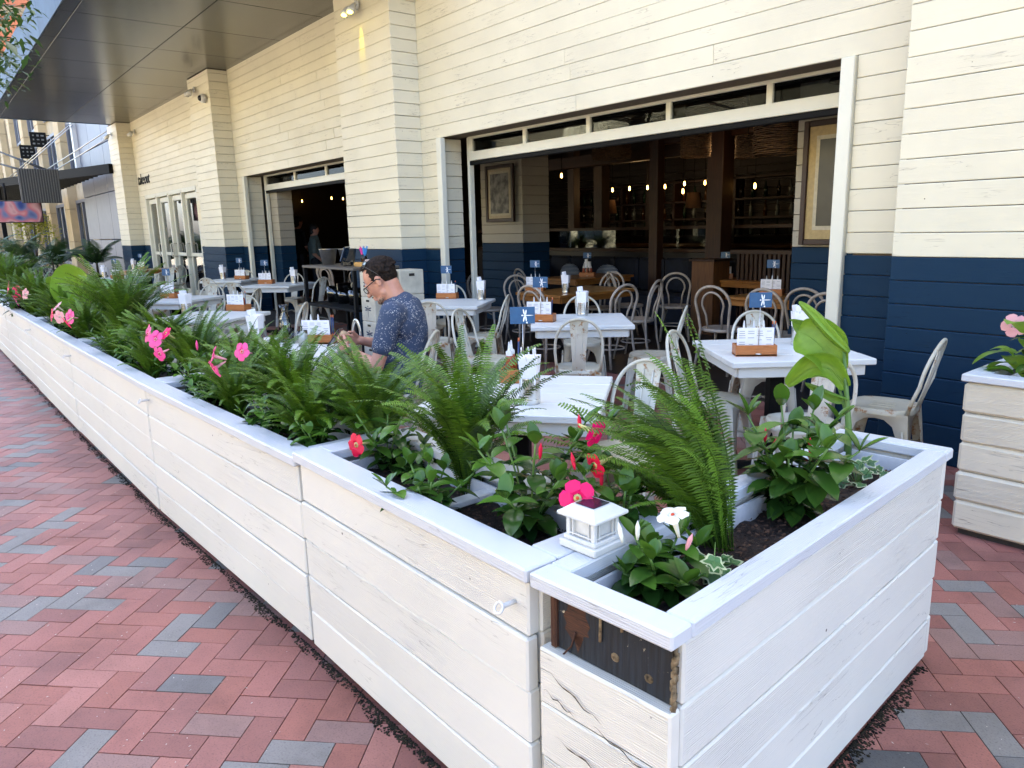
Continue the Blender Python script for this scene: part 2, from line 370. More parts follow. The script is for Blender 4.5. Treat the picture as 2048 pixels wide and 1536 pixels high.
g = MB(); g.add([(-27, -5, -.006), (3.5, -5, -.006), (3.5, 5.6, -.006), (-27, 5.6, -.006)], [[0, 1, 2, 3]])
tag(g.build('paving_bed', SAND), kind='structure')
g = MB(); W_ = .1; c45 = cos(pi/4); GP = .0034
def brick(x0, y0, x1, y1):
    cx, cy = (x0+x1)/2*W_, (y0+y1)/2*W_
    X, Y = (cx-cy)*c45-11, (cx+cy)*c45
    if not (-26.8 < X < 3.3 and -4.8 < Y < 5.5): return
    if X < -12 and Y > 1.2: return
    g.tint = random.random(); e = GP/2/W_; z = random.uniform(-.0007, .0007); tx, ty = random.uniform(-.0005, .0005), random.uniform(-.0005, .0005)
    q = [(x0+e, y0+e), (x1-e, y0+e), (x1-e, y1-e), (x0+e, y1-e)]
    vs = [((a*W_-b*W_)*c45-11, (a*W_+b*W_)*c45, z+(a-x0)*tx+(b-y0)*ty) for a, b in q]
    vs += [(p[0], p[1], -.005) for p in vs]
    g.add(vs, [[0, 1, 2, 3], [0, 4, 5, 1], [1, 5, 6, 2], [2, 6, 7, 3], [3, 7, 4, 0]], None)
for i in range(-330, 330):
    for j in range(-140, 140):
        ox, oy = i+2*j, i-2*j
        brick(ox, oy, ox+2, oy+1); brick(ox, oy+1, ox+1, oy+3)
tag(g.build('brick_paving', BRICK), kind='structure')
# ============================================================ THE RESTAURANT
YP, YW, YD = 4.80, 5.16, 5.52            # pilaster face, wall face, inner face where the roller doors stand
BH, Z0 = .146, 1.27
bld = thing('restaurant_building', 'cream and navy timber clad restaurant with two wide open roller doors', 'building', (0, 0, 0))
siding = {'c': MB(), 'n': MB()}
def rows(z0, z1):
    k = math.ceil((z0-Z0)/BH-.5)
    while Z0+BH*k < z1-.02:
        yield max(Z0+BH*k, z0), min(Z0+BH*(k+1), z1); k += 1
def clad_x(Y, x0, x1, z0, z1, inner=None):            # boards along X, facing -Y
    for a, b in rows(z0, z1):
        mb = inner or siding['c' if a > Z0-.05 else 'n']; x = x0
        while x < x1-.01:
            L = random.uniform(2.2, 4.6); e = x1 if x1-x-L < .8 else x+L
            mb.box(((x+e)/2, Y+.014+random.uniform(-.002, .002), (a+b)/2), (e-x-.0025, .028, b-a-.0045), .004, R=Matrix.Rotation(radians(1.9), 3, 'X')); x = e
def clad_y(X, y0, y1, z0, z1, sgn=1, inner=None):           # boards along Y, facing sgn*X
    for a, b in rows(z0, z1):
        mb = inner or siding['c' if a > Z0-.05 else 'n']
        mb.box((X-sgn*.014+random.uniform(-.002, .002), (y0+y1)/2, (a+b)/2), (.028, y1-y0, b-a-.0045), .004, R=Matrix.Rotation(radians(-1.9*sgn), 3, 'Y'))
ZT = 4.55
def section(fn, cname, nname, lab=None):              # one stretch of boarding: cream part, navy part
    global siding
    siding = {'c': MB(), 'n': MB()}; fn(); o = None
    if siding['c'].v: o = siding['c'].build(cname, CREAM, bld)
    if siding['n'].v:
        n_ = siding['n'].build(nname, NAVY, o if (o and cname == 'pilaster') else bld)
    if o and lab: o['label'] = lab
for x0, x1 in ((-23.1, -22.45), (-17.75, -16.36), (-15.04, -14.65), (-8.24, -7.86), (-2.69, -2.2)): section(lambda: clad_x(YW, x0, x1, 0, Z0-.01), 'cream_siding', 'navy_siding')
def _upper():
    for x0, x1 in ((-23.1, -22.45), (-17.75, -16.36), (-15.04, -14.65), (-8.24, -7.86), (-2.69, -2.2)): clad_x(YW, x0, x1, Z0, 2.584)
    clad_x(YW, -23.1, -16.36, 2.584, ZT+.1); clad_x(YW, -15.04, -9.68, 2.584, 5.2); clad_x(YW, -8.24, -2.2, 2.584, 6.8)
section(_upper, 'cream_siding', 'navy_siding')
for x0, x1, zt, lab in ((-24.25, -23.1, ZT, 'farthest pilaster under the canopy end'), (-16.36, -15.04, ZT, 'pilaster with the dome camera'), (-9.68, -8.24, 6.8, 'wide pilaster behind the seated man'), (-2.2, 3.4, 6.8, 'wide pilaster at the right edge')):
    section(lambda: (clad_x(YP, x0, x1, 0, zt), clad_y(x1, YP+.002, YW+.02, 0, zt)), 'pilaster', 'navy_base', lab)
for xr in (-7.862, -14.652): section(lambda: clad_y(xr, YW+.03, YD-.02, 0, 2.584), 'opening_reveal', 'navy_reveal')
core = MB()
def cbox(x0, x1, y0, y1, z0, z1): core.box(((x0+x1)/2, (y0+y1)/2, (z0+z1)/2), (x1-x0, y1-y0, z1-z0))
for x0, x1 in ((-24.2, -22.42), (-17.78, -14.69), (-9.72, -7.9), (-2.65, 3.35)): cbox(x0, x1, YW+.035, YD-.03, 0, 2.6)
cbox(-24.2, 3.35, YW+.035, YD-.03, 2.6, 7)
for x0, x1 in ((-24.22, -23.13), (-16.33, -15.07), (-9.65, -8.27), (-2.17, 3.37)): cbox(x0, x1, YP+.032, YW+.034, 0, 6.8)
core.build('wall_core', WALLGAP, bld)
UPPER = plain('shade_storeys_render', (.62, .57, .47), .8, 0, .06, 2)
up = MB(); up.box((-10.4, 13.4, 10.6), (28.2, 16.6, 7.2)); up.box((-10.4, 20.9, 3.5), (28.2, 1.6, 7)); up.box((3.0, 12.5, 3.5), (.6, 15, 7)); up.box((-24.1, 12.9, 3.5), (.3, 14.4, 7))  # unseen storeys and outer walls, height set so the block shades the terrace
up.build('unseen_shade_storeys', UPPER, bld)
# soffit (canopy) of dark glossy panels and a matt fascia, sky reflection put into its blue
SOFM = plain('soffit_metal', (.105, .112, .12), .20, .75, .03, 1.5)
FASM = plain('fascia_sky_blue', (.055, .095, .15), .5, .0, .12, 2, .12)
XE, XN, YO = -23.7, -7.2, 2.03
SL = MB(); ys = [YO, 2.22, 3.66, YW+.02]; xs = []; x = -23.7
while x < XN-.05: xs.append(x); x += 1.62
xs.append(XN)
for i in range(len(ys)-1):
    for j in range(len(xs)-1):
        SL.box(((xs[j]+xs[j+1])/2, (ys[i]+ys[i+1])/2, ZT+.02), (xs[j+1]-xs[j]-.012, ys[i+1]-ys[i]-.012, .02), .002)
so_ = SL.build('soffit_panels', SOFM, bld)
sb = MB(); sb.box(((XE+XN)/2, (YO+YW)/2+.01, ZT+.28), (XN-XE-.03, YW-YO-.06, .48)); sb.build('soffit_core', DARKGAP, bld)
fa = MB()
for j in range(len(xs)-1): fa.box(((xs[j]+xs[j+1])/2, YO-.012, ZT+.31), (xs[j+1]-xs[j]-.008, .02, .62), .002)
fa.box((XE-.012, (YO+YW)/2, ZT+.31), (.02, YW-YO, .62)); fa.build('fascia', FASM, bld)
# ---- opening trims and raised sectional doors
def vtrim(mb, x, y, z0, z1, wx=.12, wy=.06): mb.box((x, y, (z0+z1)/2), (wx, wy, z1-z0), .006)
for x in (-7.80, -2.74, -14.60, -9.80): tr = MB(); vtrim(tr, x, YW-.004, 0, 2.58, .10, .07); tr.build('opening_trim', TRIM, bld)
def roller(xa, xb, cuts, label):
    z = lambda y: aty(1705, y, YD+.02)[2]
    zt, z1, z2, z3 = z(122), z(138), z(181), z(211)
    f = MB(); f.box(((xa+xb)/2, YD+.02, (zt+z1)/2), (xb-xa, .05, zt-z1), .004); f.box(((xa+xb)/2, YD+.02, (z2+z3)/2), (xb-xa, .05, z2-z3), .004)
    for c in cuts: f.box((c, YD+.02, (z1+z2)/2), (.055, .046, z1-z2+.01), .003)
    o = f.build('roller_door', TRIM, bld); o['label'] = label
    p = MB(); p.box(((xa+xb)/2, YD+.025, (z1+z2)/2), (xb-xa-.02, .006, z1-z2)); p.build('glass_strip', PANE, o)
    s_ = MB(); s_.box(((xa+xb)/2, YD+.02, z3-.028), (xb-xa, .04, .05), .008); s_.box(((xa+xb)/2, YD+.05, 2.60), (xb-xa, .05, .1)); s_.build('rubber_seal', BLACK, o)
    for x_ in (xa, xb): t = MB(); vtrim(t, x_, YD+.03, 0, 2.6, .05, .07); t.build('door_track', TRIM, o)
roller(-7.74, -2.78, [aty(x_, 250, YD)[0] for x_ in (940, 1048, 1176, 1336, 1536)]+[-2.8], 'raised sectional door with five glass panes over the wide opening')
roller(-14.55, -9.8, [-14.5, -13.1, -11.8, -10.6], 'raised sectional door over the opening left of the pilaster')
# ---- interior shell
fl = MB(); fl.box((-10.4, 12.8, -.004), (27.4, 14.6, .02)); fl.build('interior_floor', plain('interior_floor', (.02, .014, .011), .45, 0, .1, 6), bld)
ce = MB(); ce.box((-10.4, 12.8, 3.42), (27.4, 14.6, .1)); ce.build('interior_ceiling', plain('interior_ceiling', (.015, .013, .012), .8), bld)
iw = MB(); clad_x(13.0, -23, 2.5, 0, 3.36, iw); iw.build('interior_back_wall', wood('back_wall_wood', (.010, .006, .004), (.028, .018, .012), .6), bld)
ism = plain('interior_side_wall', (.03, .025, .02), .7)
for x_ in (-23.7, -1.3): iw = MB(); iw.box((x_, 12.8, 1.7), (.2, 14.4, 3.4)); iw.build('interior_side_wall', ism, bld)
# ---- white board columns inside
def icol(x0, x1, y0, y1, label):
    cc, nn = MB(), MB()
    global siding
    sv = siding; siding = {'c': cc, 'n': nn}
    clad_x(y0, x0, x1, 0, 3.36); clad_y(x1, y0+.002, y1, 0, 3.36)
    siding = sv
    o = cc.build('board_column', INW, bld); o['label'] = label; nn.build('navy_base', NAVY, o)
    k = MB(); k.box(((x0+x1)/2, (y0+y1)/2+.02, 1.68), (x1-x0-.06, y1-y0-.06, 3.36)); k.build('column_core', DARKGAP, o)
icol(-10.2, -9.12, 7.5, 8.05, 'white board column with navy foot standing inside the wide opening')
icol(-3.85, -1.5, 6.4, 6.9, 'white board pier inside at the right end of the wide opening')
icol(-23.2, -14.2, 5.60, 5.9, 'board wall inside left of the second opening')
# ---- entrance doors under the canopy
def entry():
    X = [-22.42, -21.3, -20.15, -19.0, -17.78]
    fr = MB()
    for x_ in X: vtrim(fr, x_, YW+.06, 0, 2.58, .09, .12)
    fr.box((-20.1, YW+.06, 2.55), (4.7, .12, .1), .005)
    fo = fr.build('entrance_frame', TRIM, bld)
    for i in range(4):
        a, b = X[i]+.05, X[i+1]-.05; leaf = MB(); c = (a+b)/2; wd = b-a
        for x_ in (a+.05, b-.05): leaf.box((x_, YW+.10, 1.25), (.09, .05, 2.44), .004)
        for zz, hh in ((.12, .2), (2.42, .12), (1.06, .08)): leaf.box((c, YW+.10, zz), (wd-.19, .045, hh), .003)
        lo = leaf.build('glazed_door', TRIM, bld)
        gl = MB(); gl.box((c, YW+.10, 1.72), (wd-.19, .01, 1.24)); gl.box((c, YW+.10, .62), (wd-.19, .01, .8)); gl.build('door_glass', DOORG, lo)
        h = MB(); hx = b-.05 if i in (0, 1) else a+.05
        h.tube([(hx, YW+.07, 1.32), (hx, YW-.02, 1.32), (hx, YW-.03, 1.29), (hx, YW-.03, 1.03), (hx, YW-.02, 1.0), (hx, YW+.07, 1.0)], .016, 8); h.build('door_handle', METW, lo)
entry()
def text_mesh(txt, size, ext=.004, shear=0.):
    cu = bpy.data.curves.new('t', 'FONT'); cu.body = txt; cu.size = size; cu.extrude = ext; cu.shear = shear; cu.align_x = 'CENTER'; cu.align_y = 'CENTER'
    o = bpy.data.objects.new('t', cu); COL.objects.link(o); bpy.context.view_layer.update()
    me = bpy.data.meshes.new_from_object(o.evaluated_get(bpy.context.evaluated_depsgraph_get())); bpy.data.objects.remove(o); bpy.data.curves.remove(cu); return me
t = thing('take_out_sign', 'thin black handwritten style take out lettering above the glass doors', 'sign', (-22.3, YW-.012, 3.02))
for wd, dx in (('take', -.30), ('out', .34)):
    me = text_mesh(wd, .40, .004, .25); me.materials.append(BLACK); o = bpy.data.objects.new('lettering', me); COL.objects.link(o); o.parent = t; o.location = (dx, 0, 0); o.rotation_euler = (pi/2, 0, 0)
b = MB(); b.box((-17.6, YW-.012, 2.05), (.30, .012, .42)); tag(b.build('paper_notice', plain('cream_paper', (.75, .66, .45), .7)), 'cream notice sheet fixed beside the entrance door', 'notice')
# ---- lamps and camera on the wall
def floodlight(loc, label, lens):
    t = thing('wall_floodlight', label, 'floodlight', loc, 0, 'floodlights on the siding')
    m = MB(); m.lathe([(.001, 0), (.055, 0), (.055, .02), (.001, .02)], 14); m.M = Matrix.Rotation(pi/2, 4, 'X') @ Matrix.Identity(4)
    o = m.build('mount', WHTP, t); o.rotation_euler = (pi/2, 0, 0)
    for s_ in (-1, 1):
        a = MB(); a.tube([(0, 0, 0), (s_*.05, -.05, 0), (s_*.07, -.09, -.03)], .010, 6); a.tube([(s_*.07, -.08, -.02), (s_*.075, -.12, -.08), (s_*.078, -.14, -.11)], [.028, .05, .055], 14)
        h = a.build('lamp_head', WHTP, t)
        e = MB(); e.ell((s_*.078, -.142, -.113), (.045, .04, .02), 12, 6); e.build('lens', lens, h)
LENSY = emis('lamp_lens', (1, .80, .12), 1.2); LENSW = plain('frosted_lens', (.75, .74, .66), .3)
floodlight((-15.86, YP-.02, 4.30), 'twin white floodlight high on the pilaster beside the dome camera', LENSW)
floodlight((-8.98, YP-.02, 4.26), 'twin floodlight glowing yellow at the top of the wide pilaster', LENSY)
floodlight((-23.7, YP-.02, 4.30), 'small twin floodlight on the farthest pilaster', LENSW)
floodlight((-22.6, YW-.02, 4.28), 'small twin floodlight under the canopy right of the farthest pilaster', LENSW)
ld = bpy.data.lights.new('floodlight_glow', 'SPOT'); ld.energy = 5; ld.color = (1, .78, .02); ld.spot_size = radians(26); ld.spot_blend = 1.; ld.shadow_soft_size = .02
lo = bpy.data.objects.new('floodlight_glow', ld); COL.objects.link(lo); lo.location = (-8.95, YP-.075, 4.16); lo.rotation_euler = (radians(11), 0, 0)
t = thing('dome_camera', 'white dome camera with dark eye on the pilaster under the canopy', 'camera', (-15.25, YP-.02, 4.05))
m = MB(); m.lathe([(.001, 0), (.085, 0), (.085, .06), (.07, .09), (.001, .09)], 20); o = m.build('housing', WHTP, t); o.rotation_euler = (pi/2, 0, 0)
m = MB(); m.ell((0, -.09, 0), (.055, .05, .055), 16, 8); m.build('dark_dome', BLKP, t)
# ---- roofs and street fronts beyond
CONC = plain('buff_stone_panel', (.52, .41, .25), .8, 0, .06, 2); CONC2 = plain('buff_wall', (.46, .38, .26), .85, 0, .08, 2)
DGLASS = plain('dark_window', (.03, .045, .055), .08, 0, .1, 2, .8); LAV = plain('blue_grey_panel', (.15, .155, .19), .4, .2, .04, 3)
fb = thing('stone_street_building', 'buff stone building with tall piers and dark windows beyond the canopy', 'building')
m = MB(); m.box((-48.6, 9.5, 4.75), (35.6, 7.4, 9.5)); m.build('wall', CONC2, fb)
k = 0; x = -31.8
while x > -66:
    m = MB()
    for zz in range(7): m.box((x, 5.63, .68+zz*1.36), (1.25, .36, 1.345), .012)
    m.build('pier', CONC, fb)
    for zz, hh in ((1.7, 2.6), (5.0, 2.2), (7.9, 2.0)):
        wn_ = MB(); wn_.box((x-2.8, 5.78, zz), (3.9, .05, hh), .01); wo = wn_.build('window', DGLASS, fb)
        if x > -50:
            fr = MB()
            for dx in (-1.9, -.6, .6, 1.9): fr.box((x-2.8+dx, 5.72, zz), (.12, .07, hh))
            fr.box((x-2.8, 5.71, zz+hh/2), (3.9, .05, .12)); fr.box((x-2.8, 5.71, zz-hh/2), (3.9, .05, .12)); fr.build('frame', LAV, wo)
    x -= 5.6; k += 1
pb = thing('panel_clad_building', 'blue grey metal panel block between the restaurant and the stone building', 'building')
m = MB()
for zi in range(7):
    for xi in range(3): m.box((-24.35-1.05-xi*2.12, 5.5, .72+zi*1.45), (2.1, .9, 1.43), .01)
m.box((-27.6, 9.5, 5), (6.4, 7, 10)); m.build('panel_wall', LAV, pb)
m = MB(); m.box((-30.55, 5.46, 5.6), (.25, 1.1, 3.4), .01); m.build('white_corner_trim', WHTP, pb)
def blade(x, z, label):
    t = thing('blade_sign', label, 'sign', (x, 4.9, z), 0, 'black blade signs on the stone piers')
    m = MB(); m.box((0, .1, 0), (.10, .62, .62), .01); m.build('sign_board', BLACK, t)
    m = MB(); random.seed(int(z*10))
    for r in range(3):
        for c in range(3): m.box((.056, -.08+c*.17, .17-r*.17), (.006, random.uniform(.05, .12), random.uniform(.03, .08)))
    m.build('white_lettering', plain('dull_white', (.16, .16, .155), .7), t); m = MB(); m.box((0, .48, .2), (.03, .12, .03)); m.build('bracket', BLACK, t)
blade(-39.2, 5.75, 'nearer black blade sign with white blocks of lettering on the stone building')
blade(-43.2, 5.6, 'farther black blade sign with white blocks of lettering on the stone building')
# black pergola over the neighbour's terrace
pg = thing('black_pergola', 'black flat pergola roof over the neighbouring terrace past the restaurant', 'pergola')
ZB = 3.42; pA, pB = atz(222, 337, ZB), atz(-25, 369, ZB); pC = pB+Vector((-20, .6, 0)); pD = pA+Vector((-26, .2, 0))
def beam(a, b, w_, h, mb):
    d = b-a; mb.box((a+b)/2, (d.length, w_, h), rz=math.atan2(d.y, d.x))
m = MB(); beam(pA, pB, .12, .26, m); beam(pB, pC, .12, .26, m); m.build('edge_beam', BLACK, pg)
m = MB(); m.prism([tuple(pA.xy), tuple(pB.xy), tuple(pC.xy), tuple(pD.xy)], ZB+.10, ZB+.13)
for i in range(1, 34): beam(pA.lerp(pD, i/34), pB.lerp(pC, i/34), .09, .15, m)
m.build('slat_roof', BLACK, pg)
for q in (pB+Vector((-.2, .3, 0)), pB+Vector((-9, .5, 0))):
    m = MB(); m.box((q.x, q.y, 1.7), (.14, .14, 3.4)); m.build('post', BLACK, pg)
for i, (px_, py_, qx, qy, Yq) in enumerate(((65, 358, 213, 262, 4.95), (92, 352, 214, 277, 4.95), (20, 360, 145, 250, 4.95), (10, 362, 150, 240, 4.95), (105, 345, -10, 300, 4.95), (85, 352, -10, 325, 4.95))):
    a_, b_ = atz(px_, py_, ZB+.12), aty(qx, qy, Yq)
    m = MB(); m.tube([a_, b_], .018 if i < 4 else .05, 6); m.build('stay_cable', STEEL if i < 4 else BLACK, pg)
t = thing('hanging_grille_panel', 'ribbed dark grille panel hung at the end of the black pergola', 'panel', atz(80, 372, 3.0))
m = MB(); m.box((0, 0, 0), (.08, 1.0, .95), .01); m.build('panel', plain('dark_grille', (.05, .05, .05), .6), t)
m = MB()
for i in range(16): m.box((.05, -.47+i*.0627, 0), (.03, .022, .93))
m.build('ribs', plain('grille_rib', (.13, .13, .12), .6), t)
t = thing('display_screen', 'bright display screen showing pink and blue blurry figures under the pergola', 'screen', aty(22, 427, 2.0)+Vector((-4, .3, 0)))
t.rotation_euler = (0, 0, radians(90))
SCR, _n, _l, _b = newmat('screen_picture')
tc = _n.new('ShaderNodeTexCoord'); nz = N(_n, 'ShaderNodeTexNoise', Scale=1.7, Detail=0., Distortion=1.2); _l.new(tc.outputs['Object'], nz.inputs['Vector'])
rr = ramp(_n, [(.32, (.01, .03, .14)), (.42, (.10, .12, .22)), (.52, (.35, .10, .12)), (.62, (.40, .22, .22)), (.72, (.06, .012, .015))]); _l.new(nz.outputs[0], rr.inputs[0])
_l.new(rr.outputs[0], _b.inputs['Base Color']); _l.new(rr.outputs[0], _b.inputs['Emission Color']); _b.inputs['Emission Strength'].default_value = .04
m = MB(); m.box((0, 0, .16), (1.7, .08, .62), .01); m.build('screen_case', BLKP, t); m = MB(); m.box((0, -.045, .16), (1.64, .01, .57)); m.build('screen_face', SCR, t)
m = MB(); m.tube([(0, 0, .4), (0, 0, .95)], .03, 8); m.build('hanger', BLACK, t)
# tall orange building closing the street, and an unseen street front added behind the camera to bounce warm light
ob = thing('orange_tower', 'tall orange rendered building with cream bands rising beyond the canopy', 'building')
m = MB(); m.box((-84, 14, 18), (22, 17, 36)); m.build('wall', plain('orange_render', (.36, .12, .06), .8, 0, .05, 1), ob)
m = MB()
for z in range(3, 36, 4): m.box((-72.85, 14, z), (.35, 17.4, .5))
m.box((-72.8, 6.4, 18), (.5, 1.8, 36)); m.build('cream_band', plain('dull_buff', (.22, .17, .11), .8), ob)  # bands in one even dull buff
for z in range(5, 34, 4):
    for y in (11, 15, 19):
        m = MB(); m.box((-72.96, y, z), (.1, 2., 2.)); m.build('window', DGLASS, ob)
os_ = thing('added_bounce_front', 'unseen buff street front added across the walk to bounce warm light back', 'building')
m = MB(); m.box((-14, -24, 4.5), (70, 6, 9)); m.build('wall', plain('bounce_front_render', (.52, .47, .30), .85, 0, .1, .6), os_)
for i in range(12):
    for z in (1.8, 5.2):
        m = MB(); m.box((-46+i*5.6, -20.97, z), (2.6, .08, 2.4)); m.build('window', DGLASS, os_)
# ============================================================ PLANTER BOXES
random.seed(11)
MULCH = leafmat('bark_mulch', (.006, .003, .002), (.085, .042, .022), .85, 0.)
LINER = plain('white_liner', (.72, .72, .72), .4, 0, .04)
ROT, _n, _l, _b = newmat('exposed_black_timber')
def _rot():
    tc = _n.new('ShaderNodeTexCoord'); mp = N(_n, 'ShaderNodeMapping'); mp.inputs['Scale'].default_value = (60, 60, 3); _l.new(tc.outputs['Object'], mp.inputs[0])
    g = N(_n, 'ShaderNodeTexNoise', Scale=2., Detail=5.); _l.new(mp.outputs[0], g.inputs['Vector'])
    r = ramp(_n, [(.35, (.0025, .004, .006)), (.65, (.011, .017, .025))]); _l.new(g.outputs[0], r.inputs[0])
    n = N(_n, 'ShaderNodeTexNoise', Scale=22., Detail=6., Roughness=.7); _l.new(tc.outputs['Object'], n.inputs['Vector'])
    r2 = ramp(_n, [(.64, (0, 0, 0)), (.67, (1, 1, 1))]); _l.new(n.outputs[0], r2.inputs[0])
    c = mix(_n, _l, r2.outputs[0], r.outputs[0], (.45, .38, .27)); _l.new(c, _b.inputs['Base Color']); _b.inputs['Roughness'].default_value = .7
    bp = N(_n, 'ShaderNodeBump', Strength=.7, Distance=.004); _l.new(g.outputs[0], bp.inputs['Height']); _l.new(bp.outputs[0], _b.inputs['Normal'])
_rot()
RUSTW = wood('rotten_brown_wood', (.010, .004, .002), (.09, .03, .010), .8, 6)
RAWW = wood('raw_timber_edge', (.16, .11, .06), (.34, .26, .15), .8, 2)
def soil(mb, x0, x1, y0, y1, z):
    nx, ny = max(3, int((x1-x0)/.03)), max(3, int((y1-y0)/.03)); vs = []; fs = []
    for j in range(ny+1):
        for i in range(nx+1): vs.append((x0+(x1-x0)*i/nx, y0+(y1-y0)*j/ny, z+random.uniform(-.008, .010)+.012*sin(i*.7+j)*cos(j*.9)))
    for j in range(ny):
        for i in range(nx): a = j*(nx+1)+i; fs.append([a, a+1, a+nx+2, a+nx+1])
    mb.add(vs, fs, None, True)
def planter(p0, ang, L, W, H, label, rot=False, cw=.098, body=None, ch=.005, rings=(), divs=(), low=0., nb=5, group='white board planter boxes along the walk'):
    t = thing('planter_box', label, 'planter', (p0[0], p0[1], 0), ang, group)
    bh = (H-.04-.03)/nb
    def face(fn, ln, skip=None):
        m = MB()
        for k in range(nb):
            if skip is not None and k == skip: continue
            fn(m, .03+bh*(k+.5), bh-.0025, random.uniform(-.004, .004), ln-random.uniform(0, .012))
        return m
    BM = body or WHITE; FM = WHITEX if rot else BM
    face(lambda m, z, h, j, l: m.box((L/2, .018+j, z), (l, .036, h), ch, R=Matrix.Rotation(random.uniform(-.004, .004), 3, 'Y')), L, nb-1 if rot else None).build('front_panel', FM, t)
    face(lambda m, z, h, j, l: m.box((L/2, W-.018+j, z), (l, .036, h), ch), L).build('back_panel', BM, t)
    for x_, nm in ((.018, 'end_panel'), (L-.018, 'end_panel')):
        face(lambda m, z, h, j, l: m.box((x_+j*.5, W/2, z), (.036, l, h), ch, R=Matrix.Rotation(random.uniform(-.003, .003), 3, 'X')), W-.074).build(nm, BM, t)
    k = MB(); k.box((L/2, W/2, (H-.16)/2+.01), (L-.07, W-(.12 if rot else .07), H-.17)); k.box((L/2, .045, .024), (L-.06, .03, .05)); k.build('inner_frame', DARKGAP, t)
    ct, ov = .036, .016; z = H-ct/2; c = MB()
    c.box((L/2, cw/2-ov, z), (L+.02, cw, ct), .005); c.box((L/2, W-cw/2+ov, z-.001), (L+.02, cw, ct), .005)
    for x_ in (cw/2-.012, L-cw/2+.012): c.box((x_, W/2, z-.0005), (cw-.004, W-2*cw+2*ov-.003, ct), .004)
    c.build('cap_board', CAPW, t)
    li = MB(); a, b = cw-.012, L-cw+.012; u, v = cw-ov, W-cw+ov; zt, zb = H-.05, H-.22
    for q in (((a+b)/2, u+.004, b-a, .008), ((a+b)/2, v-.004, b-a, .008), (a+.004, (u+v)/2, .008, v-u), (b-.004, (u+v)/2, .008, v-u)):
        li.box((q[0], q[1], (zt+zb)/2), (q[2], q[3], zt-zb))
    for d in divs: li.box((d, (u+v)/2, H-.075), (.045, v-u-.016, .02), .003)
    li.build('liner', LINER, t)
    mu = MB(); s_ = MB(); soil(s_, a+.006, b-.006, u+.006, v-.006, H-.105)
    for _ in range(int(5000*(b-a)*(v-u)) if p0[0] > -5 else 0):
        q = Vector((random.uniform(a+.01, b-.01), random.uniform(u+.01, v-.01), H-.095+random.uniform(-.004, .008))); l = random.uniform(.002, .008); w2 = l*random.uniform(.15, .7); e = Matrix.Rotation(random.random()*6.3, 3, 'Z') @ Matrix.Rotation(random.uniform(-.7, .7), 3, 'X'); mu.tint = random.random(); mu.add([q+e @ Vector(c) for c in ((-l, -w2, 0), (l, -w2*.6, 0), (l*.8, w2, .002), (-l*.7, w2*.8, 0))], [[0, 1, 2, 3]])
    so3 = s_.build('soil', SOIL, t)
    if p0[0] > -5: mu.build('mulch_chips', MULCH, so3)
    if low:
        f = MB(); f.box((L/2, .06, .02), (L-.12, .05, .06)); f.build('raw_foot', RAWW, t)
    for x_, z_ in rings:
        r = MB(); r.tube([(x_, .01, z_), (x_, -.035, z_)], .006, 8); R_ = .0145
        r.tube([(x_+R_*cos(a_)*.9, -.045+R_*sin(a_)*.45, z_+R_*sin(a_)*.75) for a_ in [2*pi*q/16 for q in range(16)]], .0034, 8, closed=True); r.build('ring_hook', WHTP, t)
    if rot:                                       # the top board of this end has rotted away
        ztop, zb_ = H-.036, .03+bh*(nb-1)
        m = MB(); m.box((L/2, .036, (ztop+zb_)/2), (L-.03, .02, ztop-zb_), .002); m.build('exposed_timber', ROT, t)
        m = MB(); rc = random.Random(12)
        for (x0, x1, zc, am) in ((.03, .20, zb_-.045, -.06), (.02, .12, zb_-.095, -.03), (.16, .33, zb_-.115, -.04), (.05, .24, zb_-.20, -.03), (.18, .30, zb_-.26, -.05)):
            n_ = 14; up = []; dn = []
            for i in range(n_+1):
                f = i/n_; x_ = x0+(x1-x0)*f; z_ = zc+am*f+.004*sin(f*17)+rc.uniform(-.0015, .0015); w_c = .0016*sin(pi*f)*rc.uniform(.5, 1.5); up.append((x_, -.0062, z_+w_c)); dn.append((x_, -.0062, z_-w_c))
            m.add(up+dn, [[i, i+1, n_+2+i, n_+1+i] for i in range(n_)])
        m.build('board_crack', DARKGAP, t)
        m = MB(); pts = []
        for i in range(26):
            a_ = 2*pi*i/26; pts.append((L*.26+.034*cos(a_)*(1+random.uniform(-.2, .2)), (ztop+zb_)/2+.012+.048*sin(a_)*(1+random.uniform(-.25, .25))))
        m.add([(p[0], .0255, p[1]) for p in pts], [list(range(26))]); m.add([(p[0], .0255, p[1]) for p in [(L*.26-.012, (ztop+zb_)/2-.02), (L*.26+.02, (ztop+zb_)/2-.02), (L*.26+.004, zb_+.01)]], [[0, 1, 2]])
        m.box((.03, .028, (ztop+zb_)/2), (.018, .024, ztop-zb_), .004); m.tube([(L*.26, .022, zb_+.06), (L*.22, .024, zb_+.02), (L*.14, .008, zb_-.02)], .0022, 5); m.build('rotten_patch', RUSTW, t)
        m = MB()
        for i in range(16): m.ell((L-.006+random.uniform(-.004, .003), .020, zb_+(ztop-zb_)*i/15), (random.uniform(.004, .008), .010, .011), 5, 3)
        for q in ((.56, .045), (.80, .035)): m.ell((L*q[0], .026, zb_+q[1]), (.011, .003, .010), 10, 6)
        for q, l in ((.46, .075), (.62, .03)): m.tube([(L*q, .022, ztop), (L*q-.001, .021, ztop-l)], .0035, 6)
        m.build('peeled_edge', plain('torn_filler', (.22, .16, .09), .9, 0, .3, 60, .3, .8), t)
    return t
def seg(a, b, **kw):
    d = Vector(b)-Vector(a); return planter(a, math.atan2(d.y, d.x), d.length-.014, kw.pop('W', .44), kw.pop('H', .75), kw.pop('label'), **kw)
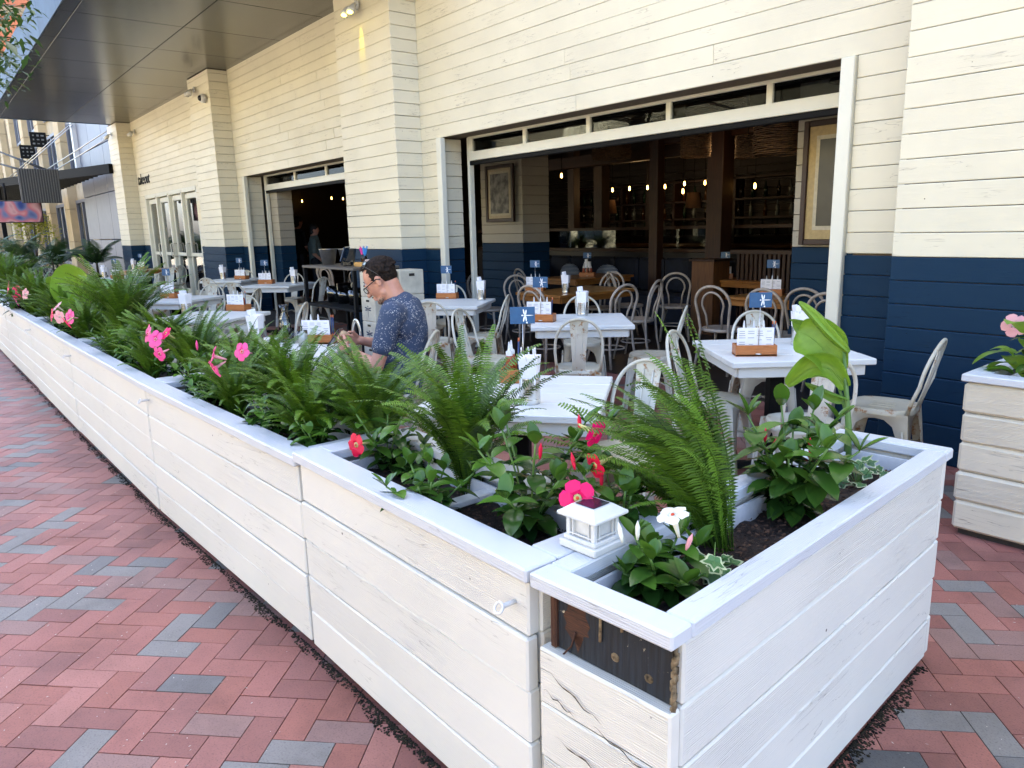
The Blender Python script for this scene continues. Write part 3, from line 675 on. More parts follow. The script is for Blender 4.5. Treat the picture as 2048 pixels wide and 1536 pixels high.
J = [(-1.165, .965), (-2.385, .935), (-4.22, .855), (-6.43, .815), (-8.6, .79), (-10.8, .765), (-13., .74), (-15.2, .72), (-17.4, .70), (-19.6, .68), (-21.8, .66), (-24., .64)]
pl = ['white planter box with ring hook next to the corner planter, under the solar lamp', 'white planter box third along the row from the rotten corner, with split board ends',
      'white planter box with pink and fern planting behind its chipped corner seam', 'white planter box in front of the tall left ferns', 'white planter box with the big heart shaped leaves',
      'white planter box just beyond the big heart shaped leaves', 'white planter box cut by the left edge of the photo'] + ['far white planter box leading to the palms, number %s from the left edge' % s for s in ('one', 'two', 'three', 'four')]
for i in range(len(J)-1):
    seg(J[i+1], J[i], H=.765 if i == 0 else .745, label=pl[i], rings=[(1.155, .66)] if i == 0 else ([(.05, .66)] if i == 1 else ([(.06, .64)] if i < 4 else [])), divs=(.62,) if i == 0 else ())
CORN = Vector((-1.148, .965)); CANG = radians(5.0)
planter(CORN, CANG, .352, 1.56, .765, cw=.068, label='corner planter box with its top end board rotted away showing black timber', rot=True, group='white board planter boxes along the walk')
# dividers and rails of the corner planter run across its width
def cpt(x, y, z=0): return Vector((CORN.x+x*cos(CANG)-y*sin(CANG), CORN.y+x*sin(CANG)+y*cos(CANG), z))
planter((-1.335, 3.745), radians(2), 1.1, .6, .79, 'weathered cream planter box standing by the navy pilaster at the right edge', low=1, nb=5, body=WEATH, ch=.013)
# grime, weeds and fallen petals where boxes meet the bricks
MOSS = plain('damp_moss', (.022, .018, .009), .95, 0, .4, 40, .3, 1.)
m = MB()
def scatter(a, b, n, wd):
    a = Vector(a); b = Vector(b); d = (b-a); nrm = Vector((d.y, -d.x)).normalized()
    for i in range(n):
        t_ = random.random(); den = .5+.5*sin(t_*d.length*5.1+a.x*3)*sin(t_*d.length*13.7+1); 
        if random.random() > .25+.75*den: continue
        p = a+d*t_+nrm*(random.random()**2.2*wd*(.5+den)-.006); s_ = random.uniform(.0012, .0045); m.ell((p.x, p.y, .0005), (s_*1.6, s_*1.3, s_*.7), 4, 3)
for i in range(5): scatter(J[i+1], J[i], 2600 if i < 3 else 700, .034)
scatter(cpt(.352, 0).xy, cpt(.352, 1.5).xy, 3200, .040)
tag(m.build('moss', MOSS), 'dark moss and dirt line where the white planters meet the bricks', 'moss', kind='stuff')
m = MB()
for i in range(900):
    if i % 3: x, y = random.uniform(-7, -.5), random.uniform(-1.2, .95)
    else: x, y = random.uniform(-.9, 1.), random.uniform(.8, 4.)
    if y > .75 and x < -.7: y -= .5
    a_ = random.random()*6.3; l = random.uniform(.002, .006)*(2.2 if random.random() < .06 else 1); w_ = .0016
    m.add([(x+cos(a_)*l, y+sin(a_)*l, .0022), (x-sin(a_)*w_, y+cos(a_)*w_, .003), (x-cos(a_)*l, y-sin(a_)*l, .0022), (x+sin(a_)*w_, y-cos(a_)*w_, .0022)], [[0, 1, 2, 3]])
tag(m.build('litter_specks', plain('pale_litter', (.62, .56, .48), .8, 0, .2, 60)), 'tiny pale specks and petals scattered over the bricks', 'litter', kind='stuff')
# ============================================================ SOLAR POST LAMP
lc = (atz(1115, 1080, .775)+atz(1235, 1080, .775))/2
t = thing('solar_lamp', 'white solar cap lamp with dark top panel sitting on the planter corner', 'lamp', (lc.x+.012, lc.y+.005, .766), radians(4)); t.scale = (.80, .80, .92)
s_ = .062
m = MB(); m.box((0, 0, .010), (.140, .140, .020), .003); m.box((0, 0, .026), (.122, .122, .012), .003); m.build('base', WHTP, t)
m = MB()
for a_ in (-1, 1):
    for b_ in (-1, 1): m.box((a_*.048, b_*.048, .058), (.014, .014, .056), .002)
for q in (.038, .078):
    m.box((0, -.050, q), (.10, .005, .004)); m.box((0, .050, q), (.10, .005, .004)); m.box((-.050, 0, q), (.005, .10, .004)); m.box((.050, 0, q), (.005, .10, .004))
for q in (-.030, .030):
    m.box((q, -.0505, .058), (.004, .005, .050)); m.box((q, .0505, .058), (.004, .005, .050)); m.box((-.0505, q, .058), (.005, .004, .050)); m.box((.0505, q, .058), (.005, .004, .050))
m.build('frame', WHTP, t)
m = MB(); m.box((0, 0, .058), (.086, .086, .052)); m.build('frosted_pane', plain('frosted_panel', (.58, .58, .56), .3), t)
m = MB(); m.box((0, 0, .090), (.150, .150, .010), .003)
vs = [(-.070, -.070, .095), (.070, -.070, .095), (.070, .070, .095), (-.070, .070, .095), (-.043, -.043, .112), (.043, -.043, .112), (.043, .043, .112), (-.043, .043, .112)]
m.add(vs, [[0, 1, 5, 4], [1, 2, 6, 5], [2, 3, 7, 6], [3, 0, 4, 7], [4, 5, 6, 7]]); m.build('roof', WHTP, t)
m = MB(); m.box((0, 0, .1135), (.070, .070, .002)); m.build('solar_panel', plain('solar_cell', (.012, .014, .03), .12, 0, .1, 40), t)
# ============================================================ FURNITURE
def make_metal_chair():
    t = thing('metal_chair', '', 'chair')
    m = MB(); sh = []
    for i in range(24):
        a = 2*pi*i/24; e = 3.4; c_, s2 = cos(a), sin(a); r = .178/((abs(c_)**e+abs(s2)**e)**(1/e)); sh.append((r*c_, r*s2*(1.0-.05*c_)))
    vs = [(x*.8, y*.8, .442) for x, y in sh]+[(x*.95, y*.95, .452) for x, y in sh]+[(x, y, .446) for x, y in sh]+[(x*1.01, y*1.01, .420) for x, y in sh]+[(x*.8, y*.8, .436) for x, y in sh]
    fs = [list(range(24))]+[[k*24+i, (k+1)*24+i, (k+1)*24+(i+1) % 24, k*24+(i+1) % 24] for k in range(3) for i in range(24)]+[list(range(96, 120))[::-1]]
    m.add(vs, fs, None, True)
    for q in (-.05, 0, .05): m.box((0, q, .4435), (.13, .008, .003))
    m.build('seat', METW, t)
    inner = [(0, .400), (.05, .394), (.095, .360), (.120, .295), (.142, .18), (.166, 0)]
    outer = [(0, .435), (.09, .435), (.168, .432), (.178, .33), (.190, .2), (.212, 0)]
    for sx in (-1, 1):
        for sy in (-1, 1):
            lg = MB()
            for ax in (0, 1):
                vs = []
                for (s1, z1), (s2_, z2) in zip(inner, outer):
                    for s_q, z_ in ((s1, z1), (s2_, z2)):
                        nrm = .170+(.435-z_)*.098; p = (s_q*sx, nrm*sy) if ax == 0 else (nrm*sx, s_q*sy); vs.append((p[0], p[1], z_))
                n = len(vs); dn = .004
                vs2 = [(x-(sx*dn if ax else 0), y-(0 if ax else sy*dn), z) for x, y, z in vs]
                fs = [[2*i, 2*i+1, 2*i+3, 2*i+2] for i in range(5)]; fs += [[n+2*i+2, n+2*i+3, n+2*i+1, n+2*i] for i in range(5)]
                fs += [[2*i, 2*i+2, n+2*i+2, n+2*i] for i in range(5)]; lg.add(vs+vs2, fs, None, True)
            # pressed rib down the leg
            lg.tube([(sx*(.150), sy*.190, .34), (sx*.168, sy*.203, .18), (sx*.186, sy*.214, .03)], .006, 6); lg.build('leg', METW, t)
    bk = MB()
    pts = [(-.158, -.155, .43)]
    for i in range(0, 25):
        a = pi*i/24; pts.append((-.178-.105*(.35+.65*sin(a)), -.172*cos(a)*(1.02 if True else 1), .60+.245*sin(a)**.75))
    pts = [(-.160, -.158, .43), (-.185, -.170, .52)]+pts[1:]+[(-.185, .170, .52), (-.160, .158, .43)]
    bk.tube(pts, .0105, 8); bk.build('back_frame', METW, t)
    sp = MB(); vs = []; prof = [(.445, .048, -.172), (.60, .054, -.222), (.74, .062, -.258), (.842, .070, -.279)]
    for z, hw, x in prof:
        for q in (-1, -.5, -.42, .42, .5, 1): vs.append((x-(.006 if abs(q) < .45 and .5 < z < .84 else 0), q*hw, z))
    fs = [[i*6+j, i*6+j+1, (i+1)*6+j+1, (i+1)*6+j] for i in range(3) for j in range(5)]
    sp.add(vs+[(x-.004, y, z) for x, y, z in vs], fs+[[24+k for k in f[::-1]] for f in fs]+[[6*i, 6*i+6, 30+6*i, 24+6*i] for i in range(3)]+[[6*i+5, 29+6*i, 35+6*i, 6*i+11] for i in range(3)])
    for q in (-1, 1): sp.tube([(-.200, q*.022, .53), (-.268, q*.027, .80)], .004, 5)
    sp.build('back_slat', METW, t)
    br = MB()
    for q in (-1, 1): br.tube([(-.18, -.19*q, .20), (0, 0, .25), (.18, .19*q, .20)], .007, 6)
    br.build('cross_brace', METW, t)
    return t
def make_bent_chair():
    t = thing('bentwood_chair', '', 'chair')
    m = MB(); m.lathe([(.001, .452), (.15, .455), (.19, .462), (.203, .455), (.203, .430), (.18, .425), (.001, .425)], 24); m.build('seat', BENT, t)
    h = [(-.235, -.185, 0), (-.19, -.165, .25), (-.175, -.150, .46), (-.20, -.165, .60)]
    for i in range(0, 17): a = pi*i/16; h.append((-.225-.045*sin(a), -.185*cos(a), .72+.175*sin(a)))
    h += [(-.20, .165, .60), (-.175, .150, .46), (-.19, .165, .25), (-.235, .185, 0)]
    m = MB(); m.tube(h, .0145, 8); m.build('back_hoop', BENT, t)
    h = [(-.165, -.075, .46), (-.19, -.085, .60)]
    for i in range(0, 13): a = pi*i/12; h.append((-.220-.035*sin(a), -.115*cos(a), .70+.135*sin(a)))
    h += [(-.19, .085, .60), (-.165, .075, .46)]
    m = MB(); m.tube(h, .011, 8); m.build('inner_hoop', BENT, t)
    for q in (-1, 1):
        m = MB(); m.tube([(.13, q*.13, .43), (.155, q*.145, .22), (.20, q*.175, 0)], [.016, .015, .011], 8); m.build('leg', BENT, t)
    m = MB(); m.tube([(.165*cos(a), .165*sin(a), .20) for a in [2*pi*i/20 for i in range(20)]], .009, 6, closed=True)
    for q in (-1, 1): m.tube([(.14, q*.135, .24), (.10, q*.10, .38), (.03, q*.12, .42)], .008, 6)
    m.build('stretcher', BENT, t); return t
def make_table(w_=.80, d_=.84, mat=TABW, n=4, h=.75):
    t = thing('dining_table', '', 'table')
    m = MB()
    for i in range(n): m.box((0, -d_/2+d_/n*(i+.5), h-.0175), (w_+random.uniform(-.004, .004), d_/n-.005, .035), .005)
    m.build('tabletop', mat, t)
    m = MB(); a, b = w_/2-.045, d_/2-.045
    for q in (-1, 1): m.box((0, q*b, h-.066), (w_-.09, .022, .06), .003); m.box((q*a, 0, h-.066), (.022, d_-.115, .06), .003)
    m.build('apron', mat, t)
    m = MB(); m.box((0, 0, h/2-.02), (.085, .085, h-.06), .004); m.build('pedestal', BLACK, t)
    m = MB(); m.box((0, 0, .025), (.55, .07, .04), .01); m.box((0, 0, .028), (.07, .55, .042), .01); m.build('base', BLACK, t); return t
TAB = Proto(make_table)
tabs = {
 'A': ((-2.62, 2.12), 40, 'nearest white plank table right behind the big ferns', 'the nearest table'),
 'B': ((-4.86, 1.93), 42, 'white plank table where the man in the dotted shirt sits', "the man's table"),
 'C': ((-4.42, 4.22), 50, 'white plank table in the middle of the terrace before the wide opening', 'the middle table'),
 'D': ((-2.47, 4.00), 53, 'white plank table beside the curled green canna leaf', 'the table behind the canna leaf'),
 'E': ((-6.54, 4.36), 40, "white plank table beyond the man's back, before the navy wall", "the table beyond the man's back"),
 'F': ((-11.1, 4.3), 38, 'white plank table left of the black service shelf', 'the table by the black shelf'),
 'G': ((-7.32, 2.12), 36, "white plank table left of the man's table, behind pink flowers", 'the table left of the man'),
 'H': ((-9.75, 2.45), 36, 'white plank table second from the man towards the entrance doors', 'the second table from the man'),
 'I': ((-13.0, 4.25), 38, 'white plank table against the navy foot of the farther pilaster', 'the table by the farther pilaster'),
 'K': ((-15.9, 3.05), 36, 'white plank table behind the big heart shaped leaves', 'the table behind the broad leaves'),
}
for k, (p, a, lab, d) in tabs.items(): TAB.put((p[0], p[1], 0), radians(a), lab, 'white plank tables on the terrace')
WTAB = Proto(lambda: make_table(.8, 1.25, TABO, 3))
WTAB.put((-19.2, 4.3, 0), radians(5), 'bare wooden table in front of the glass entrance doors', 'oiled wood tables')
WTAB.put((-6.55, 6.2, 0), radians(0), 'oiled wooden table just inside the wide opening, left of centre', 'oiled wood tables')
WTAB.put((-8.3, 8.1, 0), radians(0), 'oiled wooden table deeper inside by the striped cushions', 'oiled wood tables')
WTAB.put((-6.0, 8.9, 0), radians(90), 'oiled wooden table against the navy banquette left of the wooden pier', 'oiled wood tables')
LT = Proto(lambda: make_table(2.2, .62, TABO, 2, .76))
LT.put((-3.55, 6.98-.45+.3, 0), 0, 'long oiled wooden counter table inside at the right, with a knot in its edge')
MC = Proto(make_metal_chair)
def mch(x, y, deg, lab): return MC.put((x, y, 0), radians(deg), lab, 'cream metal chairs on the terrace')
mch(-2.33, 2.50, 285, 'chipped cream metal chair at the right of the nearest table, seen through the fern')
mch(-3.22, 1.78, 30, 'cream metal chair left of the nearest table, behind the dark ferns')
man_chair = (-4.33, 2.44, 222)
mch(*man_chair, 'rust streaked cream metal chair the man is sitting on')
mch(-4.08, 3.88, 138, 'cream metal chair with its back to the viewer in front of the middle table')
mch(-4.88, 3.62, 25, 'cream metal chair seen edge on behind the blue dragonfly card')
mch(-4.98, 4.80, 318, 'cream metal chair on the far side of the middle table')
mch(-4.06, 4.70, 215, 'cream metal chair with thin tubes leaning at the right of the middle table')
mch(-2.72, 3.74, 18, 'cream metal chair left of the canna leaf table, turned sideways')
mch(-2.06, 3.62, 140, 'cream metal chair with its back close behind the canna stem')
mch(-3.02, 4.72, 318, 'cream metal chair on the far side of the table behind the canna leaf')
mch(-1.95, 4.30, 192, 'cream metal chair by the navy pilaster, its seat showing beside the right planter')
mch(-6.06, 4.42, 222, "chipped cream metal chair at the right of the table beyond the man's back")
mch(-6.12, 3.88, 140, "cream metal chair half hidden behind the man's shoulder")
mch(-7.30, 4.86, 318, "cream metal chair against the door jamb, far side of the table behind the man")
mch(-6.98, 2.66, 232, "cream metal chair left of the glass carafe at the table left of the man")
mch(-8.02, 2.60, 318, 'cream metal chair on the far side of the table left of the man')
mch(-7.0, 1.60, 120, 'cream metal chair hidden low behind the middle ferns')
mch(-9.30, 3.05, 228, 'cream metal chair right of the second table left of the man')
mch(-10.3, 2.95, 318, 'cream metal chair on the far side of the second table left of the man')
mch(-10.75, 4.65, 200, 'cream metal chair leaning back beside the stacked bentwood chairs')
mch(-11.95, 4.80, 318, 'cream metal chair with bright slat behind the table left of the black shelf')
mch(-10.85, 3.65, 130, 'cream metal chair with its back to us before the table left of the black shelf')
mch(-12.35, 3.75, 130, 'cream metal chair with wide arch before the table by the farther pilaster')
mch(-13.8, 4.62, 318, 'cream metal chair on the far side of the table by the farther pilaster')
mch(-16.7, 4.05, 318, 'cream metal chair against the navy foot of the farther pilaster')
mch(-18.3, 4.62, 200, 'cream metal chair turned side on in front of the glass doors')
mch(-16.7, 3.35, 318, 'cream metal chair with broad slat behind the heart shaped leaves')
mch(-15.2, 3.40, 220, 'cream metal chair at the right of the table behind the heart shaped leaves')
mch(-11.9, 2.62, 220, 'pale metal chair low behind the pink buds, left part of the terrace')
BC = Proto(make_bent_chair)
def bch(x, y, deg, lab): return BC.put((x, y, 0), radians(deg), lab, 'washed bentwood chairs inside')
bch(-6.30, 7.75, 130, 'bentwood chair standing free just left of the wooden pier')
bch(-6.85, 7.45, 60, 'bentwood chair seen at an angle left of the free standing one')
bch(-5.72, 6.35, 200, 'bentwood chair overlapping others at the right end of the inner wooden table')
bch(-5.60, 5.80, 175, 'bentwood chair nearest the opening beside the inner wooden table')
bch(-6.15, 5.35, 100, 'bentwood chair leaning over the near corner of the inner wooden table')
bch(-7.35, 6.05, 345, 'bentwood chair behind the left end of the inner wooden table')
bch(-6.90, 7.00, 280, 'bentwood chair behind the napkin can on the inner wooden table')
bch(-8.70, 7.35, 80, 'bentwood chair before the deeper wooden table by the white column')
bch(-7.95, 5.95, 20, 'bentwood chair just inside the left jamb of the wide opening')
bch(-4.55, 6.35, 100, 'bentwood chair left at the long counter table')
bch(-3.95, 6.35, 95, 'bentwood chair behind the tip of the canna leaf at the counter table')
bch(-3.72, 6.62, 100, 'bentwood chair doubled behind the one at the counter table')
bch(-3.30, 6.30, 95, 'bentwood chair partly hidden by the white door post')
for i, (x, y) in enumerate(((-13.6, 6.35), (-13.35, 6.25), (-13.1, 6.15))): bch(x, y, 110, ('leftmost', 'middle', 'rightmost')[i]+' of three bentwood chairs stacked close inside the second opening')
bch(-11.6, 6.0, 100, 'bentwood chair behind the black service shelf')
# ---------- table settings
def dragonfly(m, sc, x=0., y=0., z=0., plane='yz', rot=0.):
    def P(a, b):
        a, b = a*cos(rot)-b*sin(rot), a*sin(rot)+b*cos(rot); return (x, y+a*sc, z+b*sc) if plane == 'yz' else (x+a*sc, y, z+b*sc)
    def blob(cx, cy, rx, ry, an, n=12):
        m.add([P(cx+rx*cos(q)*cos(an)-ry*sin(q)*sin(an), cy+rx*cos(q)*sin(an)+ry*sin(q)*cos(an)) for q in [2*pi*i/n for i in range(n)]], [list(range(n))])
    blob(0, -.12, .035, .50, 0); blob(0, .42, .07, .08, 0)
    for s_ in (-1, 1): blob(s_*.30, .26, .29, .065, s_*.22); blob(s_*.28, .08, .26, .06, -s_*.12)
def make_caddy():
    t = thing('table_caddy', '', 'caddy'); m = MB(); w_, d_, h = .23, .11, .065
    m.box((0, 0, .006), (w_, d_, .012)); m.box((0, -d_/2+.005, h/2), (w_, .010, h), .002); m.box((0, d_/2-.005, h/2), (w_, .010, h), .002)
    m.box((-w_/2+.005, 0, h/2), (.010, d_-.021, h), .002); m.box((w_/2-.005, 0, h/2), (.010, d_-.021, h), .002); m.build('box', ORW, t); return t
def make_menu():
    t = thing('menu_sheet', '', 'menu'); m = MB(); m.box((0, 0, .075), (.205, .003, .15)); m.build('paper_sheet', PAPER, t)
    m = MB(); random.seed(3)
    for c in range(4):
        for r in range(9):
            if random.random() < .8: m.box((-.075+c*.05, -.0025, .13-r*.0125), (random.uniform(.02, .038), .0012, .0022))
    m.build('printed_lines', INK, t); return t
def make_bottle():
    t = thing('squeeze_bottle', '', 'bottle'); m = MB(); m.lathe([(.001, 0), (.020, 0), (.021, .10), (.016, .118), (.012, .122)], 14); m.build('body', plain('sauce', (.30, .06, .02), .3) if 'sauce' not in MATS else MATS['sauce'], t)
    m = MB(); m.lathe([(.017, .116), (.017, .136), (.008, .142), (.003, .185), (.001, .185)], 14); m.build('nozzle', WHTP, t); return t
def make_sign():
    t = thing('table_marker', '', 'sign'); m = MB(); m.tube([(0, 0, 0), (0, 0, .27)], .0022, 6); m.lathe([(.001, 0), (.02, 0), (.02, .006), (.001, .006)], 12); m.build('rod', STEEL, t)
    m = MB(); m.box((0, 0, .31), (.125, .004, .085), .001); m.build('navy_card', NAVC, t)
    m = MB(); dragonfly(m, .055, .022, -.0035, .31, 'xz', pi/2); m.add([(.018, -.0034, .278), (.026, -.0034, .278), (.026, -.0034, .270), (.018, -.0034, .270)], [[0, 1, 2, 3]]); dragonfly(m, .055, .022, .0035, .31, 'xz', pi/2); m.build('white_dragonfly', MARK, t); return t
def make_can():
    t = thing('napkin_can', '', 'can'); m = MB(); pr = [(.001, 0), (.045, 0)]
    for i in range(33): z = .006+i*.0033; pr.append((.0455+(.0013 if i % 2 else -.0008 if 4 < i < 30 else .0005), z))
    pr += [(.047, .115), (.045, .117), (.043, .114), (.043, .02), (.001, .02)]; m.lathe(pr, 24); m.build('ribbed_can', CANM, t); return t
def make_napkin():
    t = thing('napkin_wrap', '', 'napkins'); random.seed(8)
    m = MB(); sq = [(-.034, -.028), (.034, -.030), (.032, .030), (-.034, .028)]
    vs = [(x, y, .03) for x, y in sq]+[(x*1.35, y*1.5, .19) for x, y in sq]
    m.add(vs, [[0, 1, 5, 4], [1, 2, 6, 5], [2, 3, 7, 6], [3, 0, 4, 7], [4, 5, 6, 7]])
    for i in range(5): m.box((random.uniform(-.03, .03), random.uniform(-.03, .03), .15), (.03, .003, .16), R=Matrix.Rotation(random.uniform(-.25, .25), 3, 'Y') @ Matrix.Rotation(random.uniform(-.5, .5), 3, 'Z'))
    m.build('folded_paper', PAPER, t); return t
def make_cutlery():
    t = thing('cutlery', '', 'cutlery'); random.seed(21); m = MB()
    for i in range(5):
        a = random.uniform(0, 6.28); r = .036; p0 = Vector((.02*cos(a+2), .02*sin(a+2), .025)); p1 = Vector((r*cos(a)*1.3, r*sin(a)*1.3, .20))
        m.tube([p0, p0.lerp(p1, .8), p1], [.003, .004, .006], 6, flat=.5)
    m.build('fork_and_knife_handles', STEEL, t); return t
PC, PM, PB, PS, PN, PW, PK = [Proto(f) for f in (make_caddy, make_menu, make_bottle, make_sign, make_can, make_napkin, make_cutlery)]
def pencil(loc, lab, grp):
    t = thing('pencil', lab, 'pencil', loc, 0, grp); m = MB(); m.tube([(0, 0, 0), (.006, .004, .165)], .0036, 6); m.build('shaft', plain('pencil_navy', (.02, .05, .16), .4) if 'pencil_navy' not in MATS else MATS['pencil_navy'], t)
    m = MB(); m.tube([(.006, .004, .165), (.0066, .0044, .182)], .0038, 6); m.build('eraser', plain('pencil_tip', (.62, .16, .05), .5) if 'pencil_tip' not in MATS else MATS['pencil_tip'], t); return t
def setting(cad, can, ang, d, bottles=3, menu=True, sign=True, pen=0, z=.75, cut=False, sd=None, nap=True):
    """a caddy with what stands in it, and a can of napkins, on table d"""
    if cad is not None:
        R = Matrix.Rotation(radians(ang), 3, 'Z'); P = lambda x, y, zz=0: Vector((cad[0], cad[1], z+zz)) + R @ Vector((x, y, 0))
        PC.put(P(0, 0), radians(ang), 'small orange brown wooden caddy on '+d, 'wooden table caddies')
        if menu: PM.put(P(-.005, -.036, .014), radians(ang), 'white menu sheet standing in the caddy on '+d, 'menus in the caddies')
        for i in range(bottles): PB.put(P(-.06+.055*i, .012, .014), radians(ang), ('left', 'middle', 'right')[i]+' white nozzled squeeze bottle in the caddy on '+d, 'squeeze bottles in the caddies')
        if sign: PS.put(P(.012, -.045, .012), radians(ang+(sd or 0)), 'navy dragonfly card on a wire above the caddy on '+d, 'dragonfly table markers')
        for i in range(pen): pencil(P(.09+.014*i, .0, .014), ('left', 'right')[i]+' orange tipped pencil in the caddy on '+d, 'pencils in the caddies')
    if can is not None:
        PN.put((can[0], can[1], z), 0, 'ribbed tin can for napkins on '+d, 'ribbed napkin cans')
        if nap: PW.put((can[0], can[1], z+.018), radians(ang), 'folded white paper napkins in the tin can on '+d, 'napkin wraps')
        if cut: PK.put((can[0], can[1], z+.012), radians(ang), 'steel cutlery handles sticking out of the tin can on '+d, 'cutlery in cans')
def T(x, y): return atz(x, y, .75)
V = 40
setting(T(1015, 758)+Vector((.02, .03, 0)), T(1060, 806), 130, tabs['A'][3], 2, False, True, 2, cut=True, sd=-80)
setting(T(640, 686), T(515, 690), 40, tabs['B'][3], 2, True, False, 2, cut=True, nap=True)
setting(T(1082, 643), T(1165, 631), 32, tabs['C'][3], 3, True, True, 1, cut=True)
setting(T(1508, 710), T(1597, 690), 47, tabs['D'][3], 3, True, True, 2, cut=True)
setting(T(895, 597), T(893+0, 599)+Vector((.38, .20, 0)), 40, tabs['E'][3], 3, True, True, 1, cut=True)
setting((tabs['F'][0][0]-.25, tabs['F'][0][1]-.1), (tabs['F'][0][0]+.1, tabs['F'][0][1]+.2), 40, tabs['F'][3], 3, True, True, 0)
setting(T(478, 621), T(374, 631), 30, tabs['G'][3], 3, True, False, 1, cut=True)
setting(T(342, 596), None, 30, tabs['H'][3], 3, True, True, 0)
setting((tabs['I'][0][0]+.1, tabs['I'][0][1]+.1), (tabs['I'][0][0]-.25, tabs['I'][0][1]-.1), 30, tabs['I'][3], 3, True, True, 0)
setting(T(235, 557), T(210, 556), 30, tabs['K'][3], 3, True, True, 0)
setting((-19.3, 4.2), (-19.7, 4.1), 30, 'the bare table by the doors', 3, True, True, 0)
setting((-6.95, 5.9), (-6.35, 5.85), 30, 'the inner wooden table', 3, True, True, 0)
setting((-8.2, 8.0), (-8.5, 8.3), 30, 'the table by the striped cushions', 3, False, True, 0)
setting((-6.3, 8.8), (-5.7, 8.9), 30, 'the wooden table against the banquette', 3, True, True, 0)
setting((-4.35, 6.9), None, 20, 'the long counter table', 3, True, True, 0, z=.76)
# ---------- things on the man's table
p = T(573, 684); t = thing('glass_carafe', "glass water carafe with flared neck and amber foot on the man's table", 'carafe', p)
m = MB(); m.lathe([(.001, .004), (.040, .002), (.045, .01), (.044, .12), (.036, .17), (.018, .205), (.016, .22), (.030, .262), (.028, .262), (.0145, .222), (.016, .205), (.033, .168), (.041, .12), (.041, .012), (.001, .012)], 22); m.build('glass', GLASS, t)
m = MB(); m.lathe([(.001, .013), (.0255, .013), (.0255, .062), (.001, .062)], 20); m.build('amber_liquid', glass('amber_drink', (.70, .42, .25), .05), t)
m = MB(); m.lathe([(.001, .063), (.0403, .063), (.0403, .12), (.034, .165), (.001, .165)], 20); m.build('water', glass('carafe_water', (.80, .85, .88), .10), t)
p = T(607, 693); t = thing('drink_glass', "tall glass of cloudy drink with a herb sprig on the man's table", 'glass', p)
m = MB(); m.lathe([(.001, 0), (.032, 0), (.034, .11), (.032, .11), (.030, .008), (.001, .008)], 20); m.build('glass', GLASS, t)
m = MB(); m.lathe([(.001, .01), (.0305, .01), (.0325, .085), (.001, .085)], 18); m.build('cloudy_drink', plain('pale_drink', (.62, .62, .56), .2), t)
m = MB(); random.seed(2)
for i in range(40):
    a = random.random()*6.3; z = random.uniform(.08, .135); m.add([(0, 0, z), (.004*cos(a), .004*sin(a), z+.004), (.02*cos(a), .02*sin(a), z+.012), (.004*cos(a+1), .004*sin(a+1), z)], [[0, 1, 2, 3]])
m.build('herb_sprig', LEAFD, t)
m = MB(); m.tube([(.012, 0, .012), (-.018, .01, .17)], .0028, 6); m.build('straw', PAPER, t)
p = T(594, 686); t = thing('water_tumbler', "small clear water tumbler between carafe and tall glass", 'glass', p)
m = MB(); m.lathe([(.001, 0), (.028, 0), (.031, .075), (.029, .075), (.026, .006), (.001, .006)], 18); m.build('glass', GLASS, t)
p = T(633, 686); t = thing('sauce_bottle', "dark blue labelled bottle of red sauce on the man's table", 'bottle', p+Vector((-.02, .02, 0)))
m = MB(); m.lathe([(.001, 0), (.025, 0), (.027, .01), (.027, .065), (.026, .075)], 18); m.build('blue_label', NAVC, t)
m = MB(); m.lathe([(.026, .075), (.020, .09), (.015, .10), (.001, .10)], 18); m.build('sauce_shoulder', plain('red_sauce', (.42, .08, .03), .2), t); m = MB(); m.lathe([(.0155, .098), (.0155, .118), (.001, .118)], 14); m.build('screw_cap', plain('dusky_cap', (.55, .25, .22), .4), t)
p = T(688, 686); t = thing('paper_bread_bag', "crumpled tan bread roll bag in front of the man's hands", 'bag', p)
m = MB(); random.seed(5)
m.ell((0, 0, .04), (.055, .045, .045), 14, 8); m.v = [(x*(1+random.uniform(-.1, .1)), y*(1+random.uniform(-.1, .1)), max(0, z*(1+random.uniform(-.1, .1)))) for x, y, z in m.v]; m.build('bag', plain('kraft_tan', (.45, .30, .17), .8, 0, .1, 30), t)
t = thing('steel_napkin_arch', "bright curved steel holder standing behind the man's phone", 'holder', p+Vector((-.12, .16, 0)))
m = MB(); m.tube([(.06*cos(pi*i/14), 0, .03+.10*sin(pi*i/14)) for i in range(15)]+[(-.06, 0, .0)], .016, 10, flat=.4); m.build('arch', STEEL, t)
# ============================================================ SERVICE STATION by the pilaster
sp = Vector((-8.35, 4.12, 0)); t = thing('service_shelf', 'black metal service shelf against the pilaster behind the man', 'shelf', sp)
m = MB(); w_, d_ = 1.35, .55
for a in (-1, 1):
    for b in (-1, 1): m.box((a*w_/2, b*d_/2, .55), (.04, .04, 1.1))
m.build('frame', BLACK, t)
for z in (1.09, .62, .14):
    m = MB(); m.box((0, 0, z), (w_+.05, d_+.05, .03), .004); m.build('shelf_board', BLACK if z < 1 else plain('scuffed_shelf_top', (.10, .085, .07), .5), t)
for i, (dx, lab) in enumerate(((-.45, 'left steel ice bucket on top of the black shelf'), (-.20, 'right steel ice bucket on top of the black shelf, behind the tablet'))):
    t = thing('ice_bucket', lab, 'bucket', sp+Vector((dx, -.05+.14*i, 1.105)), 0, 'ice buckets on the shelf'); m = MB(); m.lathe([(.001, 0), (.075, 0), (.11, .19), (.118, .195), (.106, .195), (.07, .01), (.001, .01)], 24); m.build('body', STEEL, t)
t = thing('till_tablet', 'black tablet till tilted on a stand on the black shelf', 'tablet', sp+Vector((.12, -.1, 1.105)), radians(-40))
